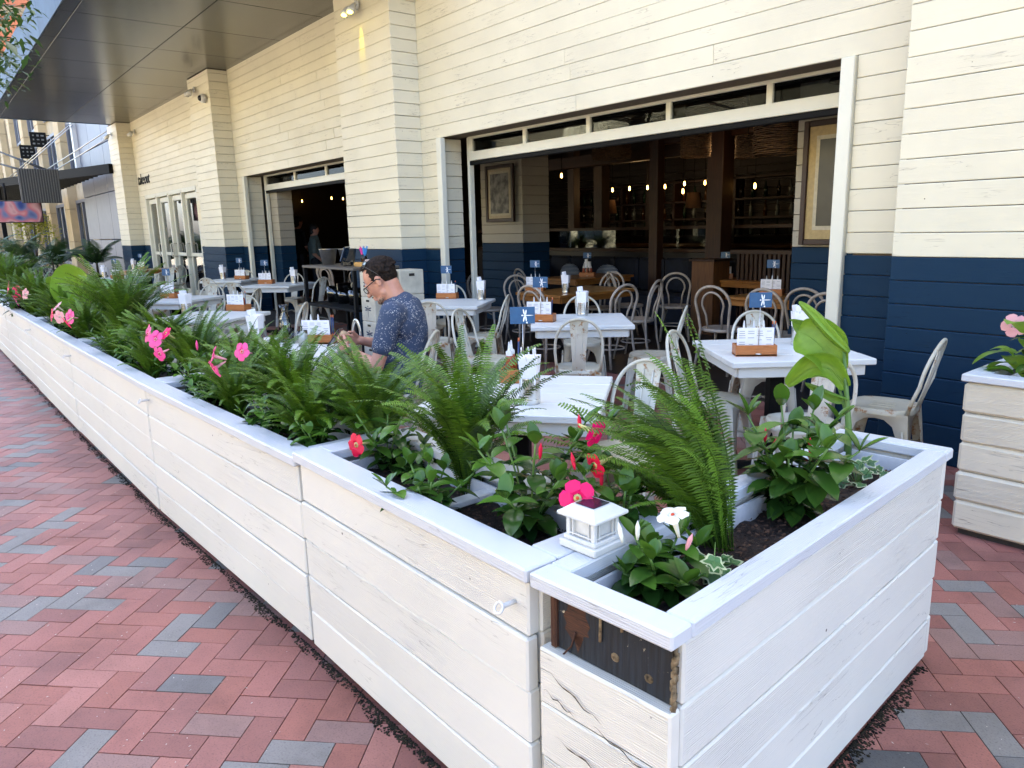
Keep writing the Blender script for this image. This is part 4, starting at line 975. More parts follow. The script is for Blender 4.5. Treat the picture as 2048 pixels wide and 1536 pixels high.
m = MB(); m.box((0, 0, .14), (.24, .02, .18), .006, R=Matrix.Rotation(radians(-20), 3, 'X')); m.build('screen', plain('till_screen', (.02, .03, .05), .08), t); m = MB(); m.box((0, .03, .03), (.1, .1, .06), .01); m.build('stand', BLKP, t)
t = thing('straw_tray', 'small yellow wooden tray on the right end of the black shelf', 'tray', sp+Vector((.50, -.05, 1.105)))
m = MB(); m.box((0, 0, .025), (.30, .12, .05), .004); m.build('tray', plain('yellow_pine', (.55, .28, .05), .45, 0, .1, 12), t)
t = thing('straw_cup', 'glass cup of pink and blue straws on the wooden tray', 'cup', sp+Vector((.50, -.05, 1.155)))
m = MB(); m.lathe([(.001, 0), (.035, 0), (.038, .09), (.036, .09), (.033, .005), (.001, .005)], 16); m.build('cup', GLASS, t)
for nm, c, s0 in (('pink_straws', (.75, .03, .28), -.02), ('blue_straws', (.04, .28, .65), .02)):
    m = MB(); random.seed(4)
    for i in range(14): m.tube([(s0*.5, 0, .01), (s0*2+random.uniform(-.02, .03), random.uniform(-.03, .03), .15+random.uniform(0, .04))], .004, 5)
    m.build(nm, plain(nm, c, .4), t)
for i in range(3):
    t = thing('glass_jug', ('left', 'middle', 'right')[i]+' of the clear containers on the middle board of the black shelf', 'jug', sp+Vector((-.45+.3*i, 0, .636)), 0, 'clear containers on the shelf'); m = MB(); m.lathe([(.001, 0), (.09, 0), (.10, .2+.05*(i % 2)), (.095, .2), (.085, .01), (.001, .01)], 16); m.build('jug', glass('smoky_plastic', (.5, .55, .55), .12) if 'smoky_plastic' not in MATS else MATS['smoky_plastic'], t)
def make_crate():
    t = thing('dragonfly_crate', '', 'crate'); m = MB()
    m.box((0, 0, .134), (.28, .31, .268), .008)
    m.build('box', plain('crate_white', (.58, .54, .43), .5, 0, .08, 8), t)
    m = MB(); m.box((.141, 0, .215), (.004, .07, .03), .001); m.box((0, -.156, .225), (.06, .004, .022)); m.build('hand_hole', DARKGAP, t)
    m = MB(); dragonfly(m, .12, 0, -.1572, .115, 'xz'); m.build('navy_dragonfly', plain('dragonfly_ink', (.02, .04, .09), .5), t); return t
CR = Proto(make_crate); cp_ = aty(732, 560, 3.78); cp_.z = 0; cp_ += Vector((0, .155, 0))
for i in range(4): CR.put(cp_+Vector((0, 0, .27*i)), radians(3), ('bottom', 'second from bottom', 'third from bottom', 'top')[i]+" white dragonfly crate of the front stack left of the man's head", 'white dragonfly crates')
for i in range(4): CR.put(cp_+Vector((.01, .325, .27*i)), radians(1), ('bottom', 'second from bottom', 'third from bottom', 'top')[i]+" white dragonfly crate of the rear stack right of the man's head", 'white dragonfly crates')
t = thing('folded_cloth', 'pinkish folded cloth heaped on the front crate stack', 'cloth', cp_+Vector((-.03, -.02, 1.083))); m = MB(); random.seed(9)
for i in range(4): m.box((random.uniform(-.01, .01), 0, .018+.03*i), (.16, .18, .028), .012)
m.build('folds', plain('pink_cloth', (.55, .42, .36), .9), t)
# ============================================================ INSIDE THE RESTAURANT
def post(px, Y, w_, z1=3.3, z0=0., lab=''):
    p = aty(px, 470, Y); t = thing('timber_post', lab, 'post', (p.x, Y, 0), 0, 'dark timber posts inside'); m = MB(); m.box((0, 0, (z0+z1)/2), (w_, w_, z1-z0), .006); m.build('post', POSTW, t)
post(1148, 9.6, .16, lab='dark timber post right of the white column'); post(1203, 9.6, .20, lab='thicker dark timber post left of the hanging wicker lamp')
post(1312, 9.0, .16, lab='dark timber post behind the bulb row, centre of the wide opening'); post(1437, 9.0, .26, lab='widest dark timber post, above the wooden pier'); post(1300, 12.3, .15, lab='slim timber post far back beside the bar')
for (xa, xb, Y, z, lab) in ((-11.2, -7.6, 9.45, 2.62, 'left dark timber beam between the posts'), (-7.9, -5.6, 9.1, 2.78, 'right dark timber beam between the posts')):
    t = thing('timber_beam', lab, 'beam', ((xa+xb)/2, Y, z), 0, 'dark timber beams inside'); m = MB(); m.box((0, 0, 0), (xb-xa, .12, .2), .006); m.build('beam', POSTW, t)
pe = atz(1408, 668, 0); t = thing('wooden_end_pier', 'tall warm timber pier at the end of the banquette', 'pier', (pe.x, pe.y, 0))
m = MB(); m.box((0, .1, .5), (.36, .36, 1.0), .005); m.build('body', ENDW, t); m = MB(); m.box((0, .1, 1.015), (.42, .42, .03), .004); m.build('top', POSTW, t)
t = thing('partition_screen', 'dark glazed timber partition rail behind the banquette', 'partition', (-9.2, 9.35, 0))
m = MB(); m.box((0, 0, 1.10), (7.2, .12, .05), .004); m.box((0, 0, 1.45), (7.2, .08, .05), .004); m.build('rail', POSTW, t)
m = MB(); m.box((0, 0, .54), (7.2, .1, 1.06)); m.build('panel', plain('dark_panel', (.02, .018, .018), .5), t); m = MB(); m.box((0, .01, 1.28), (7.1, .008, .30)); m.build('glass', PANE, t)
t = thing('slatted_partition', 'dark vertical slatted screen right of the wooden pier', 'partition', (-4.9, 8.7, 0))
m = MB()
for i in range(34): m.box((-1.1+i*.068, 0, .55), (.045, .05, 1.1), .004)
m.box((0, 0, 1.12), (2.4, .14, .05)); m.build('slats', POSTW, t)
NAVF = plain('navy_fabric', (.005, .009, .022), .85, 0, .2, 8)
t = thing('banquette', 'navy upholstered banquette along the partition', 'banquette', (-8.9, 9.0, 0)); m = MB()
for i in range(12): m.box((-3.2+i*.53, .1, .74), (.51, .13, .52), .04)
m.build('back_cushions', NAVF, t); m = MB(); m.box((-.3, -.2, .25), (6.4, .55, .45), .03); m.build('seat', NAVF, t)
STR, _n, _l, _b = newmat('striped_fabric'); tc = _n.new('ShaderNodeTexCoord'); wv = N(_n, 'ShaderNodeTexWave', Scale=14.); wv.bands_direction = 'Z'; _l.new(tc.outputs['Object'], wv.inputs['Vector'])
rr = ramp(_n, [(.55, (.02, .04, .09)), (.62, (.40, .45, .5))], 'CONSTANT'); _l.new(wv.outputs['Fac'], rr.inputs[0]); _l.new(rr.outputs[0], _b.inputs['Base Color'])
for i, x in enumerate((-10.3, -9.5, -8.6)):
    t = thing('striped_cushion', ('left', 'middle', 'right')[i]+' striped cushion leaning on the banquette', 'cushion', (x, 8.85, .70), .15*(i-1), 'striped cushions'); m = MB(); m.ell((0, 0, 0), (.24, .07, .19), 16, 10); m.build('cushion', STR, t)
# bar with bottles, bulbs
t = thing('bar_counter', 'dark bar counter with glass front deep inside the room', 'bar', (-9.6, 11.0, 0)); m = MB(); m.box((0, 0, .55), (7.5, .6, 1.1), .01); m.build('counter', POSTW, t); m = MB(); m.box((0, 0, 1.125), (7.6, .7, .05), .006); m.build('counter_top', TABO, t)
t = thing('back_bar_shelf', 'back bar shelving with rows of dim bottles under the bulbs', 'shelf', (-9.6, 12.75, 0)); m = MB()
for z in (1.25, 1.6, 1.95, 2.35): m.box((0, 0, z), (7.4, .3, .035))
for i in range(6): m.box((-3.7+i*1.48, 0, 1.6), (.06, .3, 1.6))
m.build('shelves', POSTW, t)
random.seed(33); BG = [plain('bottle_green', (.01, .03, .015), .1), plain('bottle_amber', (.06, .022, .004), .1), plain('bottle_clear', (.14, .15, .14), .1), plain('bottle_dark', (.02, .015, .01), .12)]
def mk_b(mt):
    def f():
        t = thing('liquor_bottle', '', 'bottle'); m = MB(); m.lathe([(.001, 0), (.038, 0), (.038, .17), (.014, .22), (.014, .29), (.001, .29)], 10); m.build('glass_body', mt, t); return t
    return f
BP = [Proto(mk_b(x)) for x in BG]; BN = ['green', 'amber', 'clear', 'dark']
for z in (1.27, 1.62, 1.97):
    for i in range(26):
        k = random.randrange(4); BP[k].put((-13.1+i*.27+random.uniform(-.03, .03), 12.68, z), 0, BN[k]+' liquor bottle on the %s row of the back bar shelves' % {1.27: 'lowest', 1.62: 'middle', 1.97: 'top'}[z], 'bottles on the back bar')
def bulb(loc, lab, L=1.0, cap=True):
    t = thing('hanging_bulb', lab, 'bulb', loc, 0, 'warm hanging filament bulbs'); m = MB(); m.lathe([(.001, -.060), (.014, -.052), (.019, -.03), (.014, 0), (.010, .02), (.001, .02)], 10); m.build('glass_bulb', BULB, t)
    m = MB(); m.tube([(0, 0, .02), (0, 0, L)], .006, 5); m.build('cord', BLACK, t)
    return t
bp_ = [(1225, 378), (1259, 375), (1295, 373), (1330, 371), (1369, 365), (1410, 363)]
nm = ['first', 'second', 'third', 'fourth', 'fifth', 'sixth']
for i, (x, y) in enumerate(bp_): bulb(aty(x, y, 11), nm[i]+' bulb from the left in the row over the bar')
for i, (x, y, Y, lab) in enumerate(((1510, 369, 9.5, 'lone bulb right of the widest post'), (1366, 380, 9.8, 'lower bulb beneath the fifth bar bulb'), (604, 401, 10, 'left bulb in the second opening'), (663, 395, 10, 'middle bulb in the second opening'), (686, 396, 11, 'right bulb in the second opening'), (1123, 349, 9, 'small ceiling lamp right of the white column'))): bulb(aty(x, y, Y), lab, .9)
for i, (x, y, z, e) in enumerate(((-9.5, 10.6, 2.2, .9), (-13, 8.5, 2.3, .6), (-6.2, 8.4, 2.4, .6), (-9.8, 12.2, 2.2, .3))):
    ld = bpy.data.lights.new('bulb_light', 'POINT'); ld.energy = e; ld.color = (1, .62, .28); ld.shadow_soft_size = .15; lo = bpy.data.objects.new('bulb_light', ld); COL.objects.link(lo); lo.location = (x, y, z)
def wicker(loc, R_, H_, lab):
    t = thing('wicker_lampshade', lab, 'lampshade', loc, 0, 'hanging wicker lampshades'); m = MB(); random.seed(int(R_*100))
    n = int(H_/.018)
    for k in range(n):
        z = -H_*k/n; ph = random.random()*6; m.tube([((R_+random.uniform(-.008, .008)+.006*(-1)**i)*cos(2*pi*i/28+ph), (R_+.006*(-1)**(i+k))*sin(2*pi*i/28+ph), z+random.uniform(-.006, .006)) for i in range(28)], .0075, 4, closed=True)
    m.build('woven_shade', WICK, t); m = MB(); m.tube([(0, 0, -.05), (0, 0, .9)], .008, 5); m.box((0, 0, -.01), (2*R_, .02, .02)); m.build('cord', BLACK, t)
wicker(aty(1265, 218, 6.6), .36, .32, 'large wicker lampshade seen through the glass strip'); wicker(aty(1432, 190, 6.7), .30, .34, 'dark wicker lampshade behind the fourth glass pane')
wicker(aty(1223, 290, 8.8), .30, .22, 'flat wicker lampshade hanging left of centre'); wicker(aty(1392, 268, 8.2), .19, .30, 'round wicker lampshade with light glinting through'); wicker(aty(1497, 272, 8.4), .15, .28, 'narrow black wicker lampshade'); wicker(aty(1560, 245, 7.0), .25, .32, 'wicker lampshade beside the framed picture')
for (x, y, Y, r, lab) in ((1388, 385, 10.2, .14, 'tan fabric drum lamp over the bar'), (1218, 400, 10.4, .15, 'tan conical lamp over the bar, left')):
    t = thing('drum_lamp', lab, 'lamp', aty(x, y, Y), 0, 'tan lamps over the bar'); m = MB(); m.lathe([(r*.75, 0), (r, -.25), (r*.98, -.25), (r*.73, 0)], 20); m.build('shade', plain('tan_shade', (.12, .055, .02), .8) if 'tan_shade' not in MATS else MATS['tan_shade'], t); m = MB(); m.tube([(0, 0, -.1), (0, 0, .8)], .006, 5); m.build('cord', BLACK, t)
t = thing('enamel_pendant', 'dark dome pendant behind the right glass pane', 'lamp', aty(1696, 160, 6.1)); m = MB(); m.lathe([(.02, .10), (.08, .08), (.13, .03), (.145, -.01), (.14, -.01), (.12, .03), (.02, .08)], 20); m.build('dome', BLACK, t); m = MB(); m.tube([(0, 0, .08), (0, 0, .7)], .006, 5); m.build('cord', BLACK, t)
def frame(c, w_, h_, fw, lab, fc, mat_c, pic, inset=.07):
    t = thing('framed_picture', lab, 'picture', c); m = MB()
    for s_ in (-1, 1): m.box((s_*(w_/2-fw/2), 0, 0), (fw, .05, h_), .006); m.box((0, 0, s_*(h_/2-fw/2)), (w_-2*fw-.002, .048, fw), .006)
    m.build('frame', fc, t); m = MB(); m.box((0, .005, 0), (w_-2*fw, .02, h_-2*fw)); m.build('mount', mat_c, t)
    m = MB(); m.box((0, -.006, 0), (w_-2*fw-2*inset+.07, .006, h_-2*fw-2*inset*1.1+.07)); m.build('inner_border', plain('ivory_border', (.50, .44, .30), .6) if 'ivory_border' not in MATS else MATS['ivory_border'], t)
    m = MB(); m.box((0, -.010, 0), (w_-2*fw-2*inset, .006, h_-2*fw-2*inset*1.1)); m.build('print', pic, t)
PIC, _n, _l, _b = newmat('grey_print'); tc = _n.new('ShaderNodeTexCoord'); nz = N(_n, 'ShaderNodeTexNoise', Scale=9., Detail=6.); _l.new(tc.outputs['Object'], nz.inputs['Vector']); rr = ramp(_n, [(.4, (.01, .01, .01)), (.6, (.20, .19, .17))]); _l.new(nz.outputs[0], rr.inputs[0]); _l.new(rr.outputs[0], _b.inputs['Base Color'])
a_, b_ = aty(975, 335, 7.45), aty(1030, 441, 7.45); frame(Vector(((a_.x+b_.x)/2-.02, 7.44, (a_.z+b_.z)/2)), b_.x-a_.x+.04, a_.z-b_.z+.03, .055, 'dark framed grey photograph on the white column', POSTW, plain('ivory_mount', (.45, .36, .22), .6), PIC)
a_, b_ = aty(1612, 240, 6.36), aty(1760, 490, 6.36); frame(Vector(((a_.x+b_.x)/2, 6.36, (aty(1640, 240, 6.36).z+b_.z)/2)), b_.x-a_.x, aty(1640, 240, 6.36).z-b_.z, .05, 'large framed dark print in a yellow mount beside the white door post', POSTW, plain('gold_mount', (.42, .30, .12), .5), plain('dark_print', (.012, .013, .013), .3, 0, .3, 5), .105)
# indoor banana plant and counter clutter
# ============================================================ PLANTS
def leaf_blade(m, base, d, up, L, W, fold=.25, droop=.3, n=4, heart=False, wav=0.):
    """leaf from base along d (unit), wide sideways, folded on the midrib and drooping"""
    d = d.normalized(); side = d.cross(up); side = side.normalized() if side.length > 1e-4 else Vector((1, 0, 0)); nn = side.cross(d).normalized()
    vs = []; uv = []
    for i in range(n+1):
        t = i/n; w_ = W*(sin(pi*min(1, t*.92+.06))**.8 if not heart else (1.15*(1-t)**.6*min(1, t*5+.45))) if i < n else 0
        c = base + d*L*t - Vector((0, 0, 1))*droop*L*t*t
        e = wav*sin(t*9)
        vs += [c - side*w_ + nn*(fold*w_+e), c, c + side*w_ + nn*(fold*w_-e)]
        uv += [(t, 0), (t, .5), (t, 1)]
    fs = []
    for i in range(n): a = 3*i; fs += [[a, a+1, a+4, a+3], [a+1, a+2, a+5, a+4]]
    m.add(vs, fs, [[uv[k] for k in f] for f in fs], True)
def make_fern(seed, nf=34, L0=.46, lean=(0, 0), upr=.8):
    def f():
        R = random.Random(seed); m = MB()
        for k in range(nf):
            az = 2*pi*k/nf*2.4+R.uniform(-.3, .3); out = R.random()**.7; L = L0*R.uniform(.65, 1.1)*(1-.25*out*(1-upr)); tilt = (.12+out*(1.15-.5*upr))
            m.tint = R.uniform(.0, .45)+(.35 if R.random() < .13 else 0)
            p = Vector((R.uniform(-.03, .03), R.uniform(-.03, .03), -.01)); seg_ = 34; st = L/seg_
            h = Vector((cos(az), sin(az), 0)); h += Vector((lean[0], lean[1], 0)); sidev = Vector((-sin(az), cos(az), 0)); tw = R.uniform(-.6, .6); curl = R.uniform(.5, 1.35)
            pts = [p.copy()]; ds = []
            for i in range(seg_):
                a = tilt*(.35+.65*i/seg_)+curl*(i/seg_)**2.2; d = (h*sin(a)+Vector((0, 0, 1))*cos(a)).normalized(); ds.append(d); p = p+d*st; pts.append(p.copy())
            m.tube([pts[i] for i in range(0, seg_+1, 3)], [.0022*(1-.7*i/seg_) for i in range(0, seg_+1, 3)], 3, cap=False)
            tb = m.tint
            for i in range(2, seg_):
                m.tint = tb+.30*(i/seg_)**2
                for h2 in (0, .5):
                    t = (i+h2)/seg_; pl_ = .037*(L/.45)*min(1, max(.05, (t-.07)*3.2))*(1-.82*t**2.6); d = ds[min(i, seg_-1)]; s0 = (sidev*cos(tw*t)+d.cross(sidev)*sin(tw*t)).normalized(); nn = d.cross(s0)
                    b = pts[i]+d*st*h2
                    for sg in (-1, 1):
                        dv = (s0*sg+d*.28+nn*R.uniform(-.12, .25)-Vector((0, 0, .18))).normalized(); wv = d*.0027*(L/.45)**.5
                        tip = b+dv*pl_*R.uniform(.9, 1.05)-Vector((0, 0, pl_*.12)); mid = b+dv*pl_*.5
                        m.add([b-wv*.75, mid-wv, tip, mid+wv, b+wv*.75], [[0, 1, 2, 3, 4]])
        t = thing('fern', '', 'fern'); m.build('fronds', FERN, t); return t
    return f
FP = [Proto(make_fern(1, 78, .54, (-.10, -.08), 1.05)), Proto(make_fern(2, 72, .54, (.0, .0), .5)), Proto(make_fern(7, 56, .46, (0, 0), .7)), Proto(make_fern(9, 74, .66, (-1.0, -.85), .8))]
def fern(k, x, y, z, rz, sc, lab):
    o = FP[k].put((x, y, z), rz, lab, 'sword ferns in the planters'); o.scale = (sc, sc, sc); return o
ZS = .655
fb_ = cpt(.10, .58); fern(3, fb_.x, fb_.y, ZS, 0, .98, 'tallest fern in the corner planter, leaning left over the chairs')
f2 = atz(940, 985, ZS); fern(0, f2.x, f2.y, ZS, 1., 1.0, 'upright dark fern in front of the nearest table')
f3 = atz(755, 905, ZS); fern(1, f3.x, f3.y, ZS, 2., .98, "big dark fern below the man, left of the red flower")
f4 = atz(600, 850, ZS); fern(1, f4.x, f4.y, ZS, 4., .95, 'arching fern over the step between two planters')
f5 = atz(400, 765, ZS); fern(2, f5.x, f5.y, ZS, .5, 1.1, 'fern below the white caddy table with pink trumpets at its foot')
f6 = atz(490, 800, ZS); fern(1, f6.x, f6.y, ZS, 5., .88, 'low spreading fern hanging over the planter edge')
f7 = atz(255, 700, ZS); fern(0, f7.x, f7.y, ZS, 3., 1.38, 'tall feathery fern right of the heart shaped leaves')
f8 = atz(140, 660, ZS); fern(1, f8.x, f8.y, ZS, 1.4, 1.0, 'fern below the heart shaped leaves')
f9 = atz(520, 815, ZS); fern(0, f9.x, f9.y+.05, ZS, 2.2, .78, 'upright fern behind the low spreading fern')
f10 = atz(680, 880, ZS); fern(2, f10.x, f10.y+.07, ZS, 3.2, .85, 'small dense fern tucked between the two dark ferns below the man')
f11 = atz(215, 690, ZS); fern(2, f11.x, f11.y-.1, ZS, 3.2, .8, 'low fern at the front edge beside the heart shaped leaves')
fill = [(-3.45, 1.08, .75, 'small fern at the front edge below the low spreading fern'), (-4.75, 1.02, .8, 'small fern in front of the pink cluster plant'), (-5.15, 1.2, .95, 'fern behind the pink cluster plant'), (-5.55, 1.0, .8, 'small fern just left of the pink cluster'),
        (-6.75, 1.0, .85, 'small fern before the tall feathery fern'), (-7.15, 1.15, 1.1, 'fern right behind the planter joint by the heart shaped leaves'), (-8.2, .98, .9, 'small fern left of the pink trumpets under the heart shaped leaves'), (-8.8, 1.1, 1.1, 'fern between heart shaped leaves and the hot pink flowers'), (-2.72, 1.14, .8, 'small fern at the joint of the two nearest planters'), (-9.7, .95, 1.0, 'small fern behind the hot pink flowers at the left')]
for i, (x, y, s_, lab) in enumerate(fill): fern(1+i % 2, x, y, ZS-.01, i*1.3, s_, lab)
f85 = atz(330, 735, ZS); fern(1, f85.x, f85.y, ZS, 2.4, .95, 'bushy fern between the tall feathery fern and the pink trumpets')
random.seed(77)
far = [(-9.4, 1.0, 1.1), (-10.4, 1.05, 1.2), (-11.4, .95, 1.2), (-12.5, 1.0, 1.35), (-13.7, .95, 1.3), (-14.9, .95, 1.4), (-16.2, .9, 1.4), (-17.6, .95, 1.5), (-19., .9, 1.5), (-20.4, .9, 1.5), (-22, .9, 1.6), (-23.3, .85, 1.6), (-15.6, 1.15, 1.4), (-18.3, 1.15, 1.5), (-21.2, 1.15, 1.6)]
ord_ = ['nearest', 'second nearest', 'third', 'fourth', 'fifth', 'sixth', 'seventh', 'eighth', 'ninth', 'tenth', 'eleventh', 'farthest', 'inner nearest', 'inner middle', 'inner farthest']
for i, (x, y, s_) in enumerate(far): fern(i % 3, x, y, ZS-.02, random.random()*6, s_, ord_[i]+' of the far ferns massed at the left end of the planter row')
def flower(m, c, d, r=.036, tube=.045, R=random):
    """five petalled trumpet; c centre, d facing direction"""
    d = d.normalized(); s0 = d.orthogonal().normalized(); s1 = d.cross(s0); ph = R.random()*6
    for k in range(5):
        a = ph+2*pi*k/5; e = s0*cos(a)+s1*sin(a); sd_ = s0*-sin(a)+s1*cos(a)
        tw = sd_*r*.14
        m.add([c+e*r*.10-d*.010, c+e*r*.42-sd_*r*.36+d*.001*k, c+e*r*.80-sd_*r*.46-d*.002, c+e*r*1.02-sd_*r*.22-d*.001, c+e*r*1.06+sd_*r*.08-d*R.uniform(.000, .006), c+e*r*.96+sd_*r*.40-d*.004, c+e*r*.66+sd_*r*.50-d*.002, c+e*r*.36+sd_*r*.34], [[0, 1, 2, 3, 4, 5, 6, 7]], None, False)
def flower_parts(root, c, d, petal, r=.036):
    m = MB(); flower(m, c, d, r); o = m.build('flower', petal, root)
    m = MB(); d = d.normalized(); m.tube([c-d*.002, c-d*.02, c-d*.045, c-d*.06], [.010, .007, .0045, .003], 8); m.build('flower_tube', PALE if petal is PINK else (TUBEC if petal in (HOTP, REDP) else WHTF), o)
    m = MB(); m.ell(c-d*.002, (.0045, .0045, .0045), 8, 5); m.build('throat', THROAT, o)
def bud(root, p, d, petal):
    m = MB(); d = d.normalized(); m.tube([p, p+d*.012, p+d*.03, p+d*.045], [.002, .005, .0055, .0008], 7); m.build('bud', petal, root)
def make_mandevilla(seed, ns=6, H=.24, spread=.15, ll=.075):
    R = random.Random(seed); m = MB(); st = MB()
    for k in range(ns):
        az = 2*pi*k/ns+R.uniform(-.4, .4); rad = spread*R.uniform(.3, 1); hh = H*R.uniform(.5, 1.05); pts = []
        for i in range(7): t = i/6; pts.append(Vector((cos(az)*rad*t**1.3, sin(az)*rad*t**1.3, hh*t)))
        st.tube(pts, .003, 5)
        for i in range(1, 7):
            m.tint = R.uniform(0, .35)+(.42 if i >= 5 else 0)
            for q in range(2 if i < 6 else 4):
                a = az+pi*q+i*1.57+R.uniform(-.4, .4); el = R.uniform(-.1, .5) if i < 6 else R.uniform(.6, 1.2)
                L = ll*R.uniform(.8, 1.2)*(1 if i < 6 else .75); leaf_blade(m, pts[i], Vector((cos(a)*cos(el), sin(a)*cos(el), sin(el))), Vector((0, 0, 1)), L, L*.27, .30, .35 if i < 6 else .05, 6)
    return m, st
def mandevilla(x, y, z, seed, lab, fl=(), buds=(), ns=6, H=.24, spread=.15, ll=.075):
    m, st = make_mandevilla(seed, ns, H, spread, ll); t = thing('mandevilla', lab, 'flowering plant', (x, y, z), 0, 'mandevillas in the planters'); m.build('leaves', LEAFD, t); st.build('stems', STEM, t)
    o = Vector((x, y, z))
    for (c, d, pt, r) in fl: flower_parts(t, Vector(c)-o, Vector(d), pt, r)
    for (c, d, pt) in buds: bud(t, Vector(c)-o, Vector(d), pt)
    return t
cm = Vector((.75, -.6, .3))
a = atz(1090, 1040, ZS)
mandevilla(-1.50, 1.24, ZS, 3, 'glossy leaved plant with four hot pink flowers behind the solar lamp',
    [(aty(1155, 996, 1.14), (.8, -.7, .35), HOTP, .042), (aty(1192, 868, 1.30), (.9, .1, -.25), HOTP, .036), (aty(1188, 932, 1.27), (-.1, -.9, -.2), REDP, .034)],
    [(aty(1160, 862, 1.3), (-.1, 0, 1), REDP), (aty(1080, 918, 1.2), (.1, 0, 1), REDP), (aty(1150, 940, 1.22), (-.3, 0, 1), REDP)], 10, .30, .24, .085)
mandevilla(-1.27, 1.36, ZS, 31, 'leafy green plant between the solar lamp and the tall fern', [], [(aty(1203, 975, 1.3), (0, 0, 1), REDP)], 7, .24, .16, .085)
a = atz(775, 945, ZS); mandevilla(a.x, a.y, ZS, 5, 'glossy plant with one bright red flower near the step in the planters', [(aty(711, 890, 1.08), (.2, -1, .1), REDP, .040)], [], 5, .24, .13, .075)
mandevilla(a.x+.12, a.y+.05, ZS-.02, 15, 'dark leaved low plant left of the upright dark fern', [], [], 5, .16, .13, .075)
a = cpt(.13, .92, ZS); mandevilla(a.x, a.y, ZS, 6, 'dark glossy plant with red buds right of the tallest fern', [(aty(1622, 908, 1.95), (.2, -.5, 1), REDP, .012)], [(aty(1530, 885, 1.9), (0, 0, 1), REDP), (aty(1545, 905, 1.9), (.2, 0, 1), REDP), (aty(1619, 905, 1.95), (0, 0, 1), REDP)], 12, .30, .20, .10)
a = cpt(.13, .27, ZS); mandevilla(a.x, a.y, ZS, 8, 'low plant with one white trumpet flower in the front of the corner planter', [(aty(1345, 1028, 1.2), (-.1, -.3, 1), WHTF, .034)], [(aty(1245, 1085, 1.1), (-.3, 0, 1), WHTF), (aty(1372, 1100, 1.2), (.3, 0, .8), PALE), (aty(1275, 1080, 1.15), (0, 0, 1), WHTF)], 7, .13, .11, .085)
a = atz(440, 800, ZS); mandevilla(a.x, a.y+.02, ZS, 12, 'plant with two pink trumpets hanging left of the carafe table', [(aty(425, 712, 0.95), (-.3, -.8, .3), PINK, .045), (aty(428, 738, 0.95), (0, -1, -.5), PINK, .042), (aty(483, 703, 1.00), (.3, -.6, .2), PINK, .038)], [(aty(395, 700, 0.95), (0, 0, 1), PINK)], 6, .24, .16, .08)
a = atz(318, 735, ZS); mandevilla(a.x, a.y, ZS, 14, 'plant with a cluster of pink flowers below the tall feathery fern', [(aty(295, 667, 0.95), (0, -1, .3), PINK, .05), (aty(310, 678, 0.95), (.5, -.8, .4), PINK, .048), (aty(331, 666, 1.00), (.2, -.8, .6), HOTP, .036), (aty(318, 708, 0.85), (.4, -.8, -.2), PINK, .036)], [], 6, .22, .16, .08)
a = atz(150, 668, ZS); mandevilla(a.x, a.y, ZS, 16, 'plant with pink trumpets in front of the heart shaped leaves', [(aty(103, 630, 0.80), (0, -1, .2), HOTP, .055), (aty(118, 634, 0.80), (.5, -.7, 0), PALE, .05), (aty(139, 634, 0.80), (.3, -.8, .2), PINK, .055), (aty(132, 645, 0.75), (0, -.8, -.5), HOTP, .05), (aty(114, 612, 0.85), (0, -.6, .6), PALE, .05)], [], 6, .25, .2, .09)
a = atz(40, 632, ZS); mandevilla(a.x, a.y, ZS, 18, 'plant with hot pink flowers near the left edge of the photo', [(aty(16, 575, 0.85), (0, -1, .2), HOTP, .085), (aty(35, 586, 0.85), (.5, -.7, 0), HOTP, .08), (aty(50, 588, 0.85), (.3, -.8, .2), PALE, .06), (aty(30, 600, 0.80), (0, -.8, -.3), PINK, .07), (aty(3, 582, 0.85), (0, -.6, .6), PALE, .06)], [], 7, .35, .3, .12)
def make_low():
    m, st = make_mandevilla(91, 7, .17, .15, .07); t = thing('leafy_underplant', '', 'plant'); m.build('leaves', LEAFD, t); st.build('stems', STEM, t); return t
LOW = Proto(make_low)
for i, (x, y, lab) in enumerate(((-1.78, 1.08, 'under the nearest planter front edge'), (-2.6, 1.10, 'just past the step between the nearest planters'), (-2.95, 1.06, 'at the front edge under the arching fern'), (-3.35, 1.22, 'between the arching and the low spreading fern'), (-3.7, 1.04, 'at the front edge left of the low spreading fern'), (-4.1, 1.1, 'right of the planter joint below the pink trumpets'),
        (-4.6, 1.12, 'left of the planter joint below the pink trumpets'), (-5.3, 1.02, 'between the pink trumpets and the pink cluster'), (-5.9, 1.05, 'at the foot of the pink cluster'), (-6.3, 1.1, 'by the third planter joint'), (-7.0, 1.02, 'left of the third planter joint'), (-7.6, 1.0, 'under the heart shaped leaves'))):
    LOW.put((x, y, ZS-.005), i*1.1, 'low dark glossy leafed plant '+lab, 'leafy underplanting')
